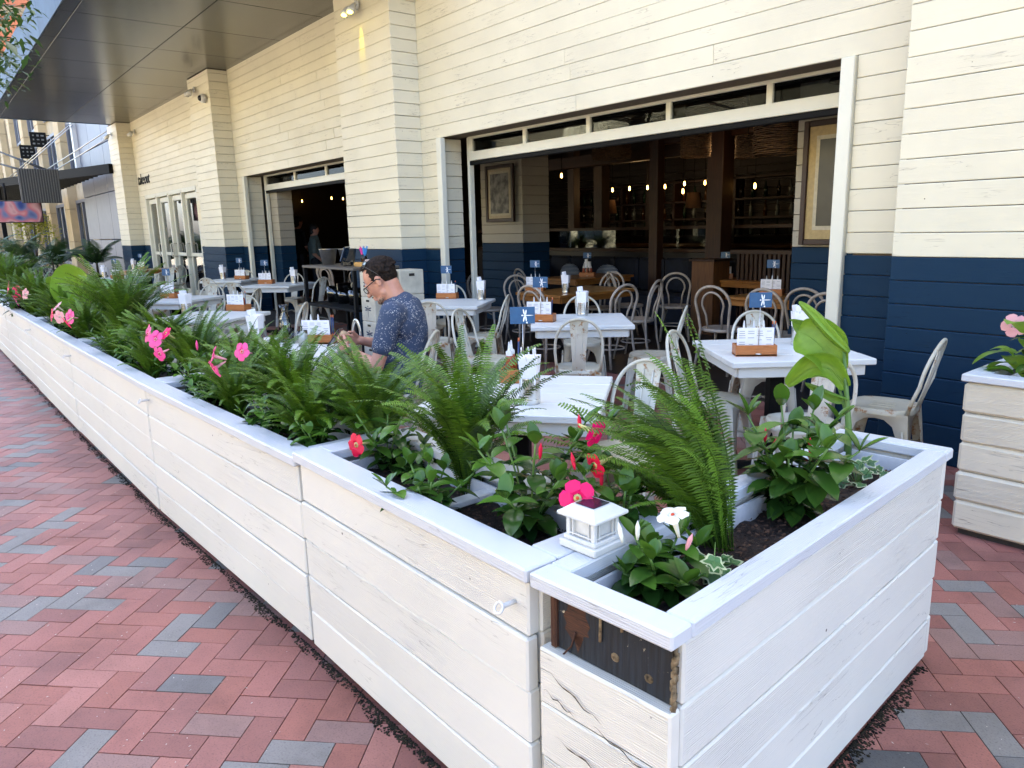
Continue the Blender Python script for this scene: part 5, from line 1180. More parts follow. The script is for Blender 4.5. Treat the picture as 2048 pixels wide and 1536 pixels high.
# ivy
def ivy(x, y, z, seed, lab, n=9, R_=.11, fall=None, s0=.024):
    R = random.Random(seed); g = MB(); c = MB(); st = MB(); t = thing('ivy', lab, 'ivy', (x, y, z), 0, 'variegated ivy trails')
    for k in range(n):
        az = R.random()*6.3; r = R_*R.random()**.5; p = Vector((cos(az)*r, sin(az)*r, R.uniform(.015, .07)))
        if fall and k < 4: p = Vector(fall)*(.3+.25*k)+Vector((R.uniform(-.02, .02), R.uniform(-.02, .02), .03))
        st.tube([(0, 0, 0), (p.x*.5, p.y*.5, p.z*1.1), p], .0013, 4)
        nrm = Vector((R.uniform(-.2, .6), R.uniform(-.9, 0), 1)).normalized(); s_a = nrm.orthogonal().normalized(); s_b = nrm.cross(s_a); ph = R.random()*6; S_ = s0*R.uniform(.7, 1.35)
        for mb, k_, dz in ((c, 1., 0), (g, .78, .0012)):
            vs = []
            for i in range(20):
                a = 2*pi*i/20; lobe = [1, .62, .52, .72, .85, .6, .5, .55, .62, .45, .30, .45, .62, .55, .5, .6, .85, .72, .52, .62][i]
                vs.append(p+nrm*(dz+.12*S_*cos(2*a))+(s_a*cos(a+ph)+s_b*sin(a+ph))*S_*lobe*k_*1.15)
            mb.tint = R.random()*.6; mb.add([p+nrm*dz]+vs, [[0, 1+i, 1+(i+1) % 20] for i in range(20)])
    c.build('leaf_margins', IVYC, t); g.build('leaves', IVYG, t); st.build('stems', STEM, t); return t
a = cpt(.21, .38, ZS); ivy(a.x, a.y, ZS, 2, 'variegated ivy beside the white trumpet flower, trailing to the planter edge', 14, .09, fall=(.06, -.12, .10), s0=.027)
a = cpt(.17, 1.30, ZS); ivy(a.x, a.y, ZS, 3, 'variegated ivy around the foot of the canna stem', 18, .12, s0=.027)
a = atz(560, 862, ZS); ivy(a.x, a.y, ZS, 4, 'variegated ivy under the arching fern by the planter step', 22, .17, s0=.024)
a = atz(430, 800, ZS); ivy(a.x, a.y-.02, ZS, 6, 'variegated ivy at the inner edge under the pink trumpets', 16, .13, s0=.022)
# canna / bird of paradise with curled leaves
def big_leaf(m, pts, wid, nrm, fold=.2, curl=0., n=16, heart=False, ragged=0.):
    P_ = [Vector(p) for p in pts]
    def at(t):
        k = min(len(P_)-2, int(t*(len(P_)-1))); f = t*(len(P_)-1)-k; a, b = P_[k], P_[k+1]; pa = P_[max(0, k-1)]; pb = P_[min(len(P_)-1, k+2)]
        return .5*((2*a)+(b-pa)*f+(2*pa-5*a+4*b-pb)*f*f+(3*a-pa-3*b+pb)*f**3)
    vs = []; uv = []; W_q = 4
    for i in range(n*2+1):
        t = i/(n*2); c = at(t); d = (at(min(1, t+.02))-at(max(0, t-.02))).normalized(); sd_ = d.cross(Vector(nrm)).normalized(); up = sd_.cross(d).normalized()
        w_ = wid*(sin(pi*min(1., .05+.95*t))**.6 if not heart else (1-t)**.55*min(1, .6+3*t)); w_ = w_ if i < n*2 else .002
        for q in range(-W_q, W_q+1):
            s_ = q/W_q; ang = abs(s_)*(fold+curl*abs(s_)); rag = 1+(ragged*(sin(t*9+q)*.07+sin(t*23)*.03) if abs(q) >= W_q-1 else 0)
            vs.append(c+sd_*(w_*s_*cos(ang)*rag)+up*(w_*abs(s_)*sin(ang))); uv.append((t*1.2, .5+s_*.5))
    k = 2*W_q+1; fs = [[i*k+j, i*k+j+1, (i+1)*k+j+1, (i+1)*k+j] for i in range(n*2) for j in range(k-1)]
    m.add(vs, fs, [[uv[z] for z in f] for f in fs], True)
    m.tube([at(i/8) for i in range(9)], [.004*(1-.8*i/8) for i in range(9)], 5)
cb = atz(1695, 925, ZS+.02); Yc = cb.y
def cy(x, y, dy=0.): return aty(x, y, Yc+dy)
t = thing('canna_plant', 'canna like plant with tall thick stem and curled bright leaves in the corner planter', 'plant', (0, 0, 0))
m = MB(); m.tube([cb, cy(1697, 850), cy(1693, 790), cy(1688, 700)], [.014, .011, .009, .005], 8); m.tube([cb+Vector((.005, 0, .1)), cy(1686, 800), cy(1668, 745)], [.008, .006, .004], 7); m.tube([cb+Vector((-.01, .0, .02)), cy(1660, 900, .05), cy(1640, 872, .06)], [.006, .005, .003], 7); m.build('stem', STEM, t)
m = MB(); m.tint = .55; big_leaf(m, [cy(1698, 705), cy(1665, 672), cy(1628, 632), cy(1598, 604)], .052, (.3, -.9, .45), .9, .9); o = m.build('leaf', BIGL, t); tag(o, 'rolled topmost leaf')
m = MB(); m.tint = .1; big_leaf(m, [cy(1640, 668, .02), cy(1620, 655, .03), cy(1600, 648, .04), cy(1584, 643, .05)], .05, (.5, -.6, -.4), .2, .3); m.build('leaf', BIGL, t)
m = MB(); m.tint = .6; big_leaf(m, [cy(1672, 752), cy(1648, 700, -.02), cy(1618, 672, -.03), cy(1597, 662, -.03)], .085, (.75, -.65, .1), .25, .25, ragged=1); m.build('leaf', BIGL, t)
m = MB(); m.tint = .8; big_leaf(m, [cy(1692, 775), cy(1660, 738, -.03), cy(1618, 738, -.05), cy(1575, 772, -.05)], .062, (.35, -.85, .35), .5, .4, ragged=1); m.build('leaf', BIGL, t)
m = MB(); m.tint = .1; big_leaf(m, [cy(1697, 800), cy(1672, 790, -.02), cy(1640, 775, -.02), cy(1610, 765, -.02)], .035, (.2, -.6, -.7), .3, .3); m.build('leaf', BIGL, t)
m = MB(); m.tint = .25; big_leaf(m, [cy(1655, 895, .02), cy(1630, 862, .02), cy(1590, 856, .02), cy(1557, 880, .02)], .045, (.2, -.5, .8), .25, .2); m.build('leaf', LEAFD, t)
m = MB(); m.tint = .3; big_leaf(m, [cy(1672, 925, -.04), cy(1680, 945, -.06), cy(1682, 962, -.07), cy(1678, 975, -.08)], .035, (.5, -.8, .3), .2, .2, heart=True); m.build('leaf', LEAFD, t)
# heart leaved plant in the row
hb = atz(165, 665, ZS); Yh = hb.y+.05
def hy(x, y, dy=0.): return aty(x, y, Yh+dy)
t = thing('elephant_ear_plant', 'broad leaved plant with big yellow green heart shaped leaves in the planter row', 'plant', (0, 0, 0))
m = MB()
for tip in (hy(172, 625), hy(125, 600), hy(185, 610), hy(150, 615)): m.tube([hb, (hb+tip)/2+Vector((0, 0, .05)), tip], [.02, .014, .008], 7)
m.build('stem', STEM, t)
for pts, w_, nr, tn in (([hy(172, 610), hy(160, 585), hy(163, 565), hy(175, 552)], .24, (.75, -.65, .2), .55), ([hy(185, 605, .05), hy(192, 590, .06), hy(197, 575, .08), hy(190, 560, .1)], .16, (.9, .1, .3), .15), ([hy(118, 594), hy(122, 580), hy(126, 566), hy(128, 552)], .16, (.75, -.65, .1), .6), ([hy(118, 594), hy(105, 580), hy(95, 572), hy(82, 564)], .10, (.3, -.6, .7), .5), ([hy(178, 620), hy(160, 612, -.05), hy(145, 615, -.08), hy(132, 600, -.1)], .16, (.4, -.6, .6), .35)):
    m = MB(); m.tint = tn; big_leaf(m, pts, w_, nr, .42, .25); m.build('leaf', BIGL, t)
# hosta and pale flower in the right planter
hp = Vector((-1.15, 3.93, .69)); t = thing('hosta_plant', 'yellow green ribbed leaf plant in the weathered planter at the right edge', 'plant', hp); m = MB(); R = random.Random(4)
for k in range(26):
    a = R.random()*6.3; el = R.uniform(.1, 1.1); L = R.uniform(.13, .2); m.tint = R.uniform(.2, .8); b = Vector((cos(a)*.05, sin(a)*.05, R.uniform(.05, .30))); leaf_blade(m, b, Vector((cos(a)*cos(el), sin(a)*cos(el), sin(el))), Vector((0, 0, 1)), L, L*.30, .25, .6, 8)
m.build('leaves', BIGL, t)
mandevilla(-1.12, 3.97, .69, 41, 'plant with pale pink five petalled flower at the right edge', [(aty(2029, 651, 3.9), (.5, -.8, .1), PALE, .052)], [], 6, .42, .14, .09)
# palms and shrubs at the far end
def palm(x, y, z0, H, seed, lab, nf=11, L=1.3):
    R = random.Random(seed); t = thing('potted_palm', lab, 'palm', (x, y, 0), 0, 'potted palms beyond the terrace')
    m = MB(); m.lathe([(.001, 0), (.20, 0), (.26, .4), (.24, .4), (.22, .36), (.001, .36)], 14); m.build('pot', BLKP, t); m = MB(); m.tube([(0, 0, .3), (.02, 0, H*.5), (0, 0, H)], [.05, .04, .03], 7); m.build('trunk', BARK, t); m = MB()
    for k in range(nf):
        az = 2*pi*k/nf+R.uniform(-.3, .3); el = R.uniform(.5, 1.3); p = Vector((0, 0, H)); n = 14; m.tint = R.uniform(0, .7); pts = [p.copy()]
        for i in range(n): e = el-(i/n)**1.5*1.2; p = p+Vector((cos(az)*cos(e), sin(az)*cos(e), sin(e)))*L/n; pts.append(p.copy())
        m.tube(pts, [.008*(1-i/n)+.002 for i in range(n+1)], 4); sd_ = Vector((-sin(az), cos(az), 0))
        for i in range(2, n+1):
            for q in (0, .5):
                d = (pts[min(i, n)]-pts[i-1]); b = pts[i-1]+d*q
                for s_ in (-1, 1):
                    l = .34*L/1.3*sin(pi*(.15+.8*i/n)); tip = b+(sd_*s_+d.normalized()*.7).normalized()*l-Vector((0, 0, l*.3)); w_ = d.normalized()*.012; m.add([b-w_, (b+tip)/2-w_*1.3, tip, (b+tip)/2+w_*1.3, b+w_], [[0, 1, 2, 3, 4]])
    m.build('fronds', PALM, t)
palm(-25.2, 4.25, 0, .75, 1, 'dark palm right against the farthest pilaster', 13, 1.1); palm(-26.6, 3.4, 0, .7, 2, 'palm second from the restaurant pilaster', 12, 1.2); palm(-28.2, 2.6, 0, .8, 3, 'middle palm under the pergola edge', 12, 1.3); palm(-29.5, 1.9, 0, .9, 4, 'leftmost palm with a bright fan frond', 12, 1.3); palm(-25.6, 2.5, 0, .55, 6, 'short palm in front of the other palms', 12, 1.0)
def shrub(x, y, z, r, seed, lab, mt=LEAFD, n=1100, ls=.07, trunk=True):
    R = random.Random(seed); t = thing('shrub', lab, 'shrub', (x, y, 0), 0, 'shrubs at the far end'); m = MB()
    cl = [(R.uniform(-.6, .6)*r, R.uniform(-.6, .6)*r, z+R.uniform(-.5, .6)*r, R.uniform(.3, .6)*r) for _ in range(9)]
    for k in range(n):
        c = R.choice(cl); a = R.random()*6.3; e = R.uniform(-1.2, 1.4); rr_ = c[3]*R.random()**.4; b = Vector((c[0]+cos(a)*cos(e)*rr_, c[1]+sin(a)*cos(e)*rr_, c[2]+sin(e)*rr_)); m.tint = R.uniform(0, .7)
        leaf_blade(m, b, Vector((cos(a+R.uniform(-1, 1)), sin(a+R.uniform(-1, 1)), R.uniform(-.3, .9))), Vector((0, 0, 1)), ls*R.uniform(.6, 1.2), ls*.28, .2, .2, 2)
    m.build('foliage', mt, t); m = MB()
    for c in cl[:5]: m.tube([(0, 0, 0), (c[0]*.4, c[1]*.4, z*.5), c[:3]], [.03, .02, .008], 5)
    m.build('stems', BARK, t); return t
shrub(-23.0, 1.3, 1.15, .62, 5, 'round dark shrub at the far left edge of the planters'); shrub(-24.6, 2.0, .75, .6, 8, 'low dark shrub before the palms', PALM); shrub(-24.0, 3.0, .7, .6, 9, 'dark leafy shrub left of the farthest pilaster', PALM)
shrub(-39., 4.2, 2.2, 1.1, 12, 'bright yellow green small tree seen beneath the pergola', leafmat('yellow_green_leaf', (.25, .32, .02), (.55, .5, .05), .5, .4), 1600, .16)  # leaves in a brighter yellow green than the other shrubs
# street tree whose branch ends hang into the top left corner
def street_tree(x, y, lab):
    R = random.Random(6); t = thing('street_tree', lab, 'tree', (x, y, 0)); m = MB(); m.tube([(0, 0, 0), (.05, .05, 1.5), (0, .1, 3.2), (.1, .2, 5)], [.16, .13, .11, .07], 9)
    cl = []
    tgt = [aty(2, 40, 1.0), aty(10, 75, 1.2), aty(4, 110, 1.1), aty(-12, 125, .9), aty(-5, 15, .9), aty(12, 5, 1.1), aty(-30, 60, .8), aty(-60, 100, .5), aty(-90, 20, .3), aty(2, 160, 1.2)]
    o = Vector((x, y, 0))
    for q in tgt: cl.append((q-o, .25))
    for _ in range(26): cl.append((Vector((R.uniform(-2.0, 1.0), R.uniform(-2.4, .6), R.uniform(3.8, 7.5))), R.uniform(.4, .8)))
    for c, r_ in cl: m.tube([(0, .1, 3.0+R.random()*1.5), tuple(Vector((0, .1, 3.6)).lerp(c, .5)+Vector((0, 0, .15))), tuple(c)], [.03, .018, .006], 5)
    m.build('trunk', BARK, t); m = MB()
    for c, r_ in cl:
        for k in range(int(220 if r_ > .3 else 60)):
            b = c+Vector((R.gauss(0, 1), R.gauss(0, 1), R.gauss(0, .8)))*r_*.5; a = R.random()*6.3; m.tint = R.uniform(0, .6); leaf_blade(m, b, Vector((cos(a), sin(a), R.uniform(-.7, .3))), Vector((0, 0, 1)), .10, .022, .2, .3, 2)
    m.build('crown', leafmat('tree_leaf', (.02, .06, .015), (.08, .16, .03), .45, .25), t)
tt = aty(4, 80, 1.0); street_tree(tt.x-1.2, -.6, 'leafy street tree whose branch tips hang into the top left corner')
# ============================================================ PEOPLE
def remeshed(m, vox, name, mat, parent, smooth=2):
    me = m.mesh(name); o = bpy.data.objects.new(name, me); COL.objects.link(o)
    r = o.modifiers.new('r', 'REMESH'); r.mode = 'VOXEL'; r.voxel_size = vox; r.use_smooth_shade = True
    if smooth: s_ = o.modifiers.new('s', 'SMOOTH'); s_.iterations = smooth; s_.factor = .5
    bpy.context.view_layer.update(); me2 = bpy.data.meshes.new_from_object(o.evaluated_get(bpy.context.evaluated_depsgraph_get()))
    bpy.data.objects.remove(o); me2.name = name
    me2.materials.clear(); me2.materials.append(mat)
    for p in me2.polygons: p.use_smooth = True
    o = bpy.data.objects.new(name, me2); COL.objects.link(o)
    if parent: o.parent = parent
    return o
def skinmat(name, c, c2):
    m, ns, ls, b = newmat(name); tc = ns.new('ShaderNodeTexCoord'); n = N(ns, 'ShaderNodeTexNoise', Scale=14., Detail=5.); ls.new(tc.outputs['Object'], n.inputs['Vector'])
    r = ramp(ns, [(.35, c), (.65, c2)]); ls.new(n.outputs[0], r.inputs[0]); ls.new(r.outputs[0], b.inputs['Base Color']); b.inputs['Roughness'].default_value = .5
    b.inputs['Subsurface Weight'].default_value = .12; b.inputs['Subsurface Radius'].default_value = (.02, .008, .004); b.inputs['Subsurface Scale'].default_value = .4; return m
SKIN = skinmat('skin', (.46, .21, .14), (.56, .28, .19))
HAIR = plain('dark_greying_hair', (.022, .014, .010), .75, 0, .33, 70, .15, 1.)
SHIRT, _n, _l, _b = newmat('navy_dotted_shirt_cloth')
tc = _n.new('ShaderNodeTexCoord'); v = N(_n, 'ShaderNodeTexVoronoi', Scale=85.); nz = N(_n, 'ShaderNodeTexNoise', Scale=30., Detail=3.); _l.new(tc.outputs['Object'], nz.inputs['Vector'])
ad = N(_n, 'ShaderNodeVectorMath', _operation='MULTIPLY_ADD'); _l.new(nz.outputs['Color'], ad.inputs[0]); ad.inputs[1].default_value = (.05, .05, .05); _l.new(tc.outputs['Object'], ad.inputs[2]); _l.new(ad.outputs[0], v.inputs['Vector'])
rr = ramp(_n, [(.26, (1, 1, 1)), (.34, (0, 0, 0))]); _l.new(v.outputs['Distance'], rr.inputs[0])
n3 = N(_n, 'ShaderNodeTexNoise', Scale=16.); _l.new(tc.outputs['Object'], n3.inputs['Vector']); r3 = ramp(_n, [(.42, (0, 0, 0)), (.52, (1, 1, 1))]); _l.new(n3.outputs[0], r3.inputs[0])
f_ = mix(_n, _l, 1., rr.outputs[0], r3.outputs[0], 'MULTIPLY'); c_ = mix(_n, _l, f_, (.036, .056, .105), (.42, .41, .39)); _l.new(c_, _b.inputs['Base Color']); _b.inputs['Roughness'].default_value = .8
bp = N(_n, 'ShaderNodeBump', Strength=.5, Distance=.012); n4 = N(_n, 'ShaderNodeTexNoise', Scale=7., Detail=2.); _l.new(tc.outputs['Object'], n4.inputs['Vector']); _l.new(n4.outputs[0], bp.inputs['Height']); _l.new(bp.outputs[0], _b.inputs['Normal'])
JEANS = plain('blue_jeans', (.04, .07, .14), .85, 0, .15, 30)
def chain(m, pts, rs, n=12):
    for i in range(len(pts)-1): m.cap(pts[i], pts[i+1], rs[i], rs[i+1], n)
def hand(m, w_, d, palm_n, side, curl=.9, sc=1.):
    """palm and five separate fingers; d points along the hand, side towards the thumb"""
    d = Vector(d).normalized(); pn = Vector(palm_n).normalized(); sd_ = Vector(side); sd_ = (sd_-d*sd_.dot(d)).normalized(); pn = d.cross(sd_)*(1 if d.cross(sd_).dot(pn) > 0 else -1)
    w_ = Vector(w_)
    for k in range(4):
        off = sd_*(.030-.020*k)*sc; m.cap(w_+off*.5, w_+d*.085*sc+off, .014*sc, .0115*sc, 8)
    for k in range(4):
        off = sd_*(.031-.0205*k)*sc; b = w_+d*.088*sc+off; L = [.040, .045, .042, .034][k]*sc; a = .35*curl+.07*k; p = b; rr_ = .0088*sc
        for j, f in enumerate((1, .75, .6)):
            q = p+(d*cos(a)+pn*sin(a))*L*f; m.cap(p, q, rr_, rr_*.92, 8); p = q; rr_ *= .92; a += .62*curl
    b = w_+d*.025*sc+sd_*.026*sc; q = b+(d*.6+sd_*.65+pn*.25).normalized()*.045*sc; m.cap(b, q, .014*sc, .0105*sc, 8); q2 = q+(d*.85+sd_*.1+pn*.4).normalized()*.034*sc; m.cap(q, q2, .0105*sc, .009*sc, 8)
def man():
    sx, sy, an = man_chair; root = thing('person', 'seated man with dark hair, glasses and navy dotted short sleeved shirt looking at his phone', 'person', (sx, sy, -.07), radians(an)); root.scale = (1.06, 1.06, 1.06)
    Q = Matrix.Rotation(radians(34), 3, 'Y'); hc = Vector((.075, 0, 1.185)); KS = 1.10       # head pitched down
    H = lambda x, y, z: hc + Q @ (Vector((x, y, z))*KS)
    m = MB(); MB.rs = KS
    # head: cranium, face, jaw, nose, brow, ears, lips, neck
    m.ell(H(-.012, 0, .030), (.098, .077, .088), 18, 12, Q); m.ell(H(.022, 0, -.020), (.072, .066, .088), 16, 12, Q); m.ell(H(.040, 0, -.085), (.046, .046, .036), 14, 8, Q)
    m.cap(H(.012, .044, -.070), H(.052, .018, -.100), .022, .020, 8); m.cap(H(.012, -.044, -.070), H(.052, -.018, -.100), .022, .020, 8)
    m.cap(H(.088, 0, .000), H(.112, 0, -.034), .008, .0125, 8); m.ell(H(.104, .010, -.037), (.010, .008, .007), 8, 6); m.ell(H(.104, -.010, -.037), (.010, .008, .007), 8, 6)
    m.cap(H(.079, .042, .016), H(.086, .014, .014), .0095, .009, 8); m.cap(H(.079, -.042, .016), H(.086, -.014, .014), .0095, .009, 8)
    for s_ in (-1, 1):
        m.ell(H(.072, s_*.029, -.003), (.014, .015, .011), 10, 6); m.ell(H(-.008, s_*.077, -.008), (.019, .009, .032), 12, 8, Q @ Matrix.Rotation(-.2, 3, 'Y')); m.ell(H(-.004, s_*.079, -.030), (.009, .007, .010), 8, 6); m.ell(H(.055, s_*.034, -.036), (.024, .020, .022), 10, 6)
    m.cap(H(.091, -.020, -.064), H(.091, .020, -.064), .0065, .0065, 8); m.cap(H(.088, -.017, -.074), H(.088, .017, -.074), .007, .007, 8)
    MB.rs = 1.
    chain(m, [H(-.030, 0, -.040), (-.010, 0, 1.09), (-.055, 0, 1.02)], [.062, .064, .080], 14)
    # torso, arms (bare), legs kept inside the clothes so the body is one figure
    chain(m, [(-.06, 0, 1.0), (-.065, 0, .86), (-.05, 0, .70), (-.03, 0, .58)], [.10, .115, .11, .115], 14)
    m.cap((-.06, -.15, .99), (-.06, .15, .99), .055, .055, 10)
    sL, eL, wL = (-.05, .195, .985), (.035, .275, .690), (.235, .185, .765)
    sR, eR, wR = (-.05, -.195, .985), (.075, -.255, .715), (.270, -.10, .790)
    for s_, e_, w_ in ((sL, eL, wL), (sR, eR, wR)):
        chain(m, [s_, e_], [.052, .043]); e_, w_ = Vector(e_), Vector(w_); chain(m, [e_, e_.lerp(w_, .3), w_], [.042, .043, .027])
    hand(m, wL, Vector((.75, -.42, .25)), (0, -.6, .8), (.2, .1, 1), 1.0, 1.04); hand(m, wR, Vector((.70, .35, .10)), (.1, .5, .8), (-.1, .2, 1), 1.1, 1.0)
    for s_ in (-1, 1):
        chain(m, [(-.02, s_*.09, .54), (.40, s_*.13, .53), (.42, s_*.14, .10)], [.08, .058, .042]); m.cap((.40, s_*.14, .05), (.56, s_*.16, .035), .036, .030)
    remeshed(m, .0055, 'body', SKIN, root, 2)
    # hair
    MB.rs = KS; h = MB(); h.ell(H(-.020, 0, .040), (.100, .082, .088), 18, 12, Q); h.ell(H(-.050, 0, .000), (.056, .070, .054), 14, 10, Q); h.ell(H(.030, 0, .100), (.050, .052, .026), 12, 8, Q)
    for s_ in (-1, 1): h.cap(H(.010, s_*.072, .035), H(.004, s_*.073, .002), .012, .007, 8)
    rr_ = random.Random(3)
    for i in range(34):
        a = rr_.uniform(-1.1, 1.1); b = H(.030+rr_.uniform(-.03, .015), sin(a)*.045, .098+rr_.uniform(-.01, .006)); h.cap(b, b+Q @ Vector((rr_.uniform(.002, .012), rr_.uniform(-.012, .012), .002+rr_.uniform(-.004, .010))), .006, .003, 6)
    # cut the hair back off the forehead and face
    for i in range(160):
        a1, a2 = rr_.uniform(-1.5, 1.5), rr_.uniform(-.3, 1.5); n_ = Vector((-cos(a1)*cos(a2), sin(a1)*cos(a2), sin(a2))); b = H(-.020+n_.x*.096, n_.y*.080, .040+n_.z*.085); h.cap(b, b+Q @ (Vector((-.018, 0, -.012))+n_*.003), .0055, .003, 5)
    ho = remeshed(h, .0055, 'hair', HAIR, root, 1); me = ho.data; Qi = Q.inverted(); kill = []
    import bmesh
    bm = bmesh.new(); bm.from_mesh(me)
    for v_ in bm.verts:
        q = Qi @ (v_.co-hc)/KS; q = q+Vector((.007*sin(q.z*260+q.y*90), 0, .006*sin(q.y*310+q.x*210)))
        if (q.x > .018 and q.z < .062+.55*q.x and not (abs(q.y) > .062 and q.x < .024)) or q.x > .075 or (q.z < .010 and q.x > -.022 and not (abs(q.y) > .066 and q.x < .016 and q.z > -.004 and q.x > .0)) or q.z < -.062: kill.append(v_)
    bmesh.ops.delete(bm, geom=kill, context='VERTS'); bm.to_mesh(me); bm.free()
    be = MB(); be.ell(H(.058, 0, -.098), (.036, .036, .020), 12, 8, Q); be.cap(H(.094, -.018, -.056), H(.094, .018, -.056), .0055, .0055, 8)
    for s_ in (-1, 1): be.cap(H(.044, s_*.036, -.092), H(.066, s_*.022, -.100), .015, .016, 8)
    remeshed(be, .005, 'goatee', plain('grey_stubble', (.26, .16, .115), .8, 0, .3, 60, .3, .6), root, 1)
    MB.rs = 1.
    # glasses and the sunglasses pushed up into the hair
    g_ = MB()
    for s_ in (-1, 1):
        g_.tube([H(.098+.001*cos(q), s_*.033+.024*cos(q), -.006+.018*sin(q)) for q in [2*pi*i/18 for i in range(18)]], .0028, 6, closed=True); g_.tube([H(.096, s_*.057, .004), H(.06, s_*.073, .005), H(-.008, s_*.086, .006), H(-.03, s_*.085, -.008)], .0034, 6)
    g_.tube([H(.099, -.010, -.002), H(.102, 0, .001), H(.099, .010, -.002)], .0026, 6); g_.build('glasses', BLKP, root)
    g_ = MB(); L_ = MB()
    for s_ in (-1, 1):
        R2 = []
        for q in [2*pi*i/18 for i in range(18)]:
            yy = .034+.027*cos(q); R2.append(H(.046-.020*sin(q)-max(0, yy-.030)*1.7, s_*yy, .110+.014*sin(q)+.004))
        g_.tube(R2, .0026, 6, closed=True); L_.add([p for p in R2], [list(range(18))]); g_.tube([H(.022, s_*.062, .114), H(.0, s_*.082, .088), H(-.030, s_*.088, .030), H(-.038, s_*.086, .002)], .0017, 6)
    g_.tube([H(.046, -.008, .114), H(.048, 0, .117), H(.046, .008, .114)], .0026, 6); so2 = g_.build('sunglasses', plain('sunglass_frame', (.05, .045, .04), .3), root); L_.build('lens', plain('sunglass_lens', (.22, .29, .30), .12, 0, .05, 20, .9), so2)
    eb = MB()
    for s_ in (-1, 1): eb.tube([H(.083, s_*.048, .020), H(.093, s_*.030, .024), H(.093, s_*.014, .020)], [.003, .0045, .004], 6)
    eb.build('eyebrows', HAIR, root)
    # shirt
    s = MB(); chain(s, [(-.06, 0, 1.02), (-.07, 0, .88), (-.055, 0, .72), (-.035, 0, .56)], [.095, .142, .148, .150], 16); s.ell((-.005, 0, .70), (.155, .165, .14), 16, 10); s.ell((-.095, 0, .92), (.105, .175, .15), 16, 10); s.ell((-.02, 0, .92), (.12, .16, .12), 16, 10)
    s.cap((-.06, -.165, .985), (-.06, .165, .985), .074, .074, 14)
    for a_, b_ in ((sL, eL), (sR, eR)):
        a_, b_ = Vector(a_), Vector(b_); s.cap(a_+Vector((0, 0, .01)), a_.lerp(b_, .62), .075, .066, 14)
    sh = remeshed(s, .008, 'shirt', SHIRT, root, 4)
    c_ = MB(); n = 26; vs = []
    for i in range(n):
        a = -2.75+5.5*i/(n-1); a += pi; x0, y0 = -.030+.070*cos(a), .070*sin(a); lift = .012*cos(a-pi); out = .030
        dz = -.035*max(0, cos(a)); vs += [(x0, y0, 1.075+dz), (x0+out*cos(a)*.5, y0+out*sin(a)*.5, 1.090+dz), (x0+out*cos(a), y0+out*sin(a), 1.068+dz), (x0+out*1.35*cos(a), y0+out*1.35*sin(a), 1.045+dz)]
    c_.add(vs, [[4*i+j, 4*i+j+1, 4*i+j+5, 4*i+j+4] for i in range(n-1) for j in range(3)], None, True); c_.build('collar', SHIRT, sh)
    j = MB()
    for s_ in (-1, 1): chain(j, [(-.04, s_*.09, .545), (.40, s_*.13, .535), (.42, s_*.14, .12)], [.095, .070, .058])
    j.cap((-.05, -.07, .56), (-.05, .07, .56), .105, .105, 12); remeshed(j, .011, 'jeans', JEANS, root, 2)
    k = MB()
    for s_ in (-1, 1): k.cap((.39, s_*.14, .055), (.575, s_*.165, .045), .046, .040)
    k.build('shoes', BLKP, root)
    wt = MB(); w_ = Vector(wL); e_ = Vector(eL); d = (e_-w_).normalized(); o1 = d.orthogonal().normalized(); o2 = d.cross(o1); c0 = w_+d*.018
    wt.tube([c0+(o1*cos(q)+o2*sin(q))*.0305 for q in [2*pi*i/20 for i in range(20)]], .0115, 8, closed=True, flat=.35); wo = wt.build('wristwatch', BLKP, root)
    wf = MB(); nrm = (Vector((.1, .85, .45))-d*Vector((.1, .85, .45)).dot(d)).normalized(); sx_ = nrm.cross(d); cc = c0+nrm*.033
    vs = []
    for zz, r_ in ((0, .021), (.009, .021), (.010, .017)): vs += [cc+nrm*zz+(d*cos(q)+sx_*sin(q))*r_ for q in [2*pi*i/20 for i in range(20)]]
    wf.add(vs, [[a*20+i, a*20+(i+1) % 20, (a+1)*20+(i+1) % 20, (a+1)*20+i] for a in (0, 1) for i in range(20)]+[list(range(40, 60))]); wf.build('watch_face', plain('watch_black', (.02, .022, .022), .15), wo)
    R = Matrix.Rotation(radians(an), 4, 'Z'); T_ = Matrix.Translation((sx, sy, 0)) @ R
    ph = thing('mobile_phone', "dark mobile phone held up in the seated man's hands", 'phone', T_ @ Vector((.398, .069, .815)), radians(an)); pm = MB(); pm.box((0, 0, 0), (.008, .074, .150), .003, R=Matrix.Rotation(radians(-38), 3, 'Y')); pm.build('case', BLKP, ph)
    pm = MB(); pm.box((-.0045, 0, 0), (.0012, .066, .140), R=Matrix.Rotation(radians(-38), 3, 'Y')); pm.build('screen', plain('phone_screen', (.10, .12, .15), .1), ph)
man()
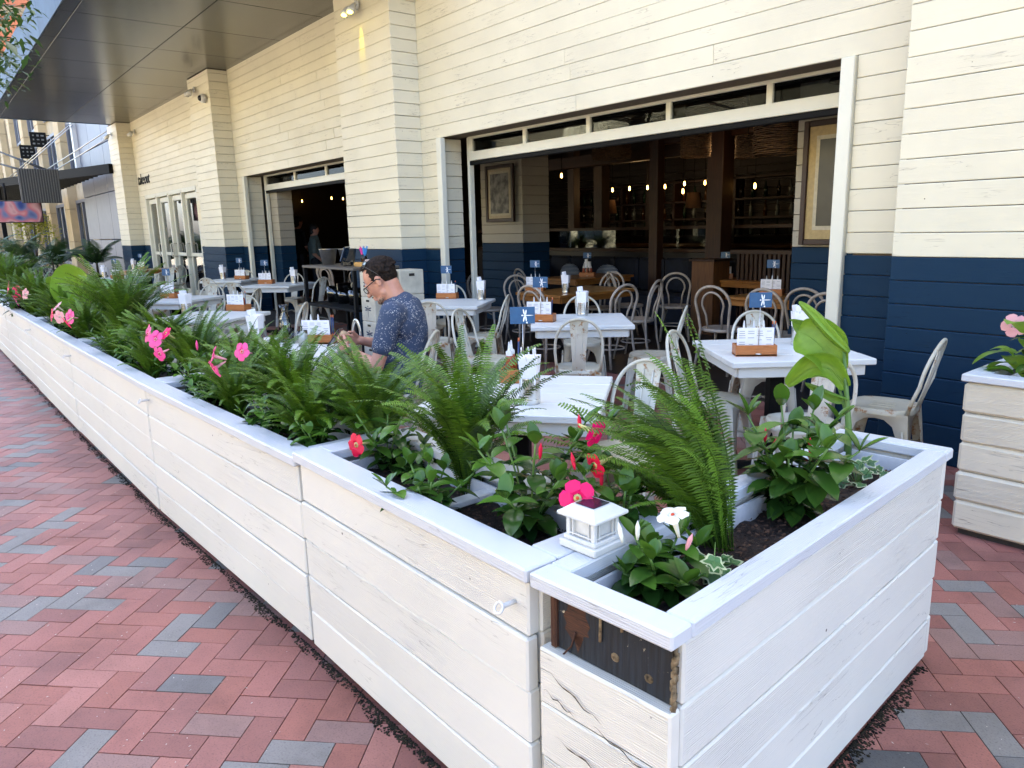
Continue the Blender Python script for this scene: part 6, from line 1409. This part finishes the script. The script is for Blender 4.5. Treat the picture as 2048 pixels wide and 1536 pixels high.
def stander(x, y, an, lab, top, Hh=1.78, hairc=(.015, .012, .010), z=0.):
    root = thing('person', lab, 'person', (x, y, z), radians(an), 'staff standing inside the second opening'); k = Hh/1.78; V_ = lambda *p: Vector(p)*k; m = MB()
    m.ell(V_(.02, 0, 1.66), (.095*k, .075*k, .115*k), 14, 10); m.ell(V_(.05, 0, 1.60), (.05*k, .05*k, .06*k), 10, 8); m.cap(V_(.11, 0, 1.65), V_(.118, 0, 1.63), .010, .012, 6)
    for s_ in (-1, 1): m.ell(V_(.01, s_*.078, 1.65), (.018, .01, .03), 8, 6)
    chain(m, [V_(0, 0, 1.6), V_(-.01, 0, 1.45), V_(0, 0, 1.2), V_(0, 0, 1.0)], [.055, .09, .11, .11]); m.cap(V_(0, -.15, 1.42), V_(0, .15, 1.42), .05, .05)
    for s_ in (-1, 1):
        chain(m, [V_(0, s_*.2, 1.42), V_(.0, s_*.26, 1.13), V_(.16, s_*.20, .97)], [.048, .04, .026]); hand(m, V_(.16, s_*.20, .97), (.8, -s_*.3, -.3), (0, -s_, 0), (0, -s_*.2, 1), .8)
        chain(m, [V_(0, s_*.09, .95), V_(.01, s_*.1, .5), V_(-.02, s_*.1, .08)], [.085, .058, .042]); m.cap(V_(-.02, s_*.1, .045), V_(.14, s_*.11, .03), .038, .03)
    remeshed(m, .012, 'body', SKIN, root, 2); h = MB(); h.ell(V_(0, 0, 1.69), (.105*k, .085*k, .105*k), 14, 10); h.ell(V_(-.04, 0, 1.62), (.07*k, .078*k, .08*k), 12, 8)
    h.build('hair', plain('black_hair', hairc, .6), root); s = MB(); chain(s, [V_(0, 0, 1.46), V_(-.01, 0, 1.3), V_(0, 0, 1.1), V_(0, 0, .93)], [.10, .145, .14, .145]); s.cap(V_(0, -.16, 1.42), V_(0, .16, 1.42), .07, .07)
    for s_ in (-1, 1): s.cap(V_(0, s_*.2, 1.42), V_(0, s_*.25, 1.18), .068, .058)
    remeshed(s, .014, 'shirt', top, root, 2); j = MB()
    for s_ in (-1, 1): chain(j, [V_(0, s_*.09, .95), V_(.01, s_*.1, .5), V_(-.02, s_*.1, .1)], [.11, .08, .06])
    remeshed(j, .015, 'trousers', plain('dark_trousers', (.015, .016, .022), .9), root, 2)
pa = aty(597, 470, 7.0); stander(pa.x, 7.0, 100, 'standing person in black shirt inside the second opening, left one', plain('black_shirt', (.012, .012, .013), .9), 1.88)
pa = aty(628, 470, 6.7); stander(pa.x, 6.7, 60, 'standing person in grey green shirt inside the second opening, right one', plain('grey_green_shirt', (.12, .16, .15), .9), 1.68)
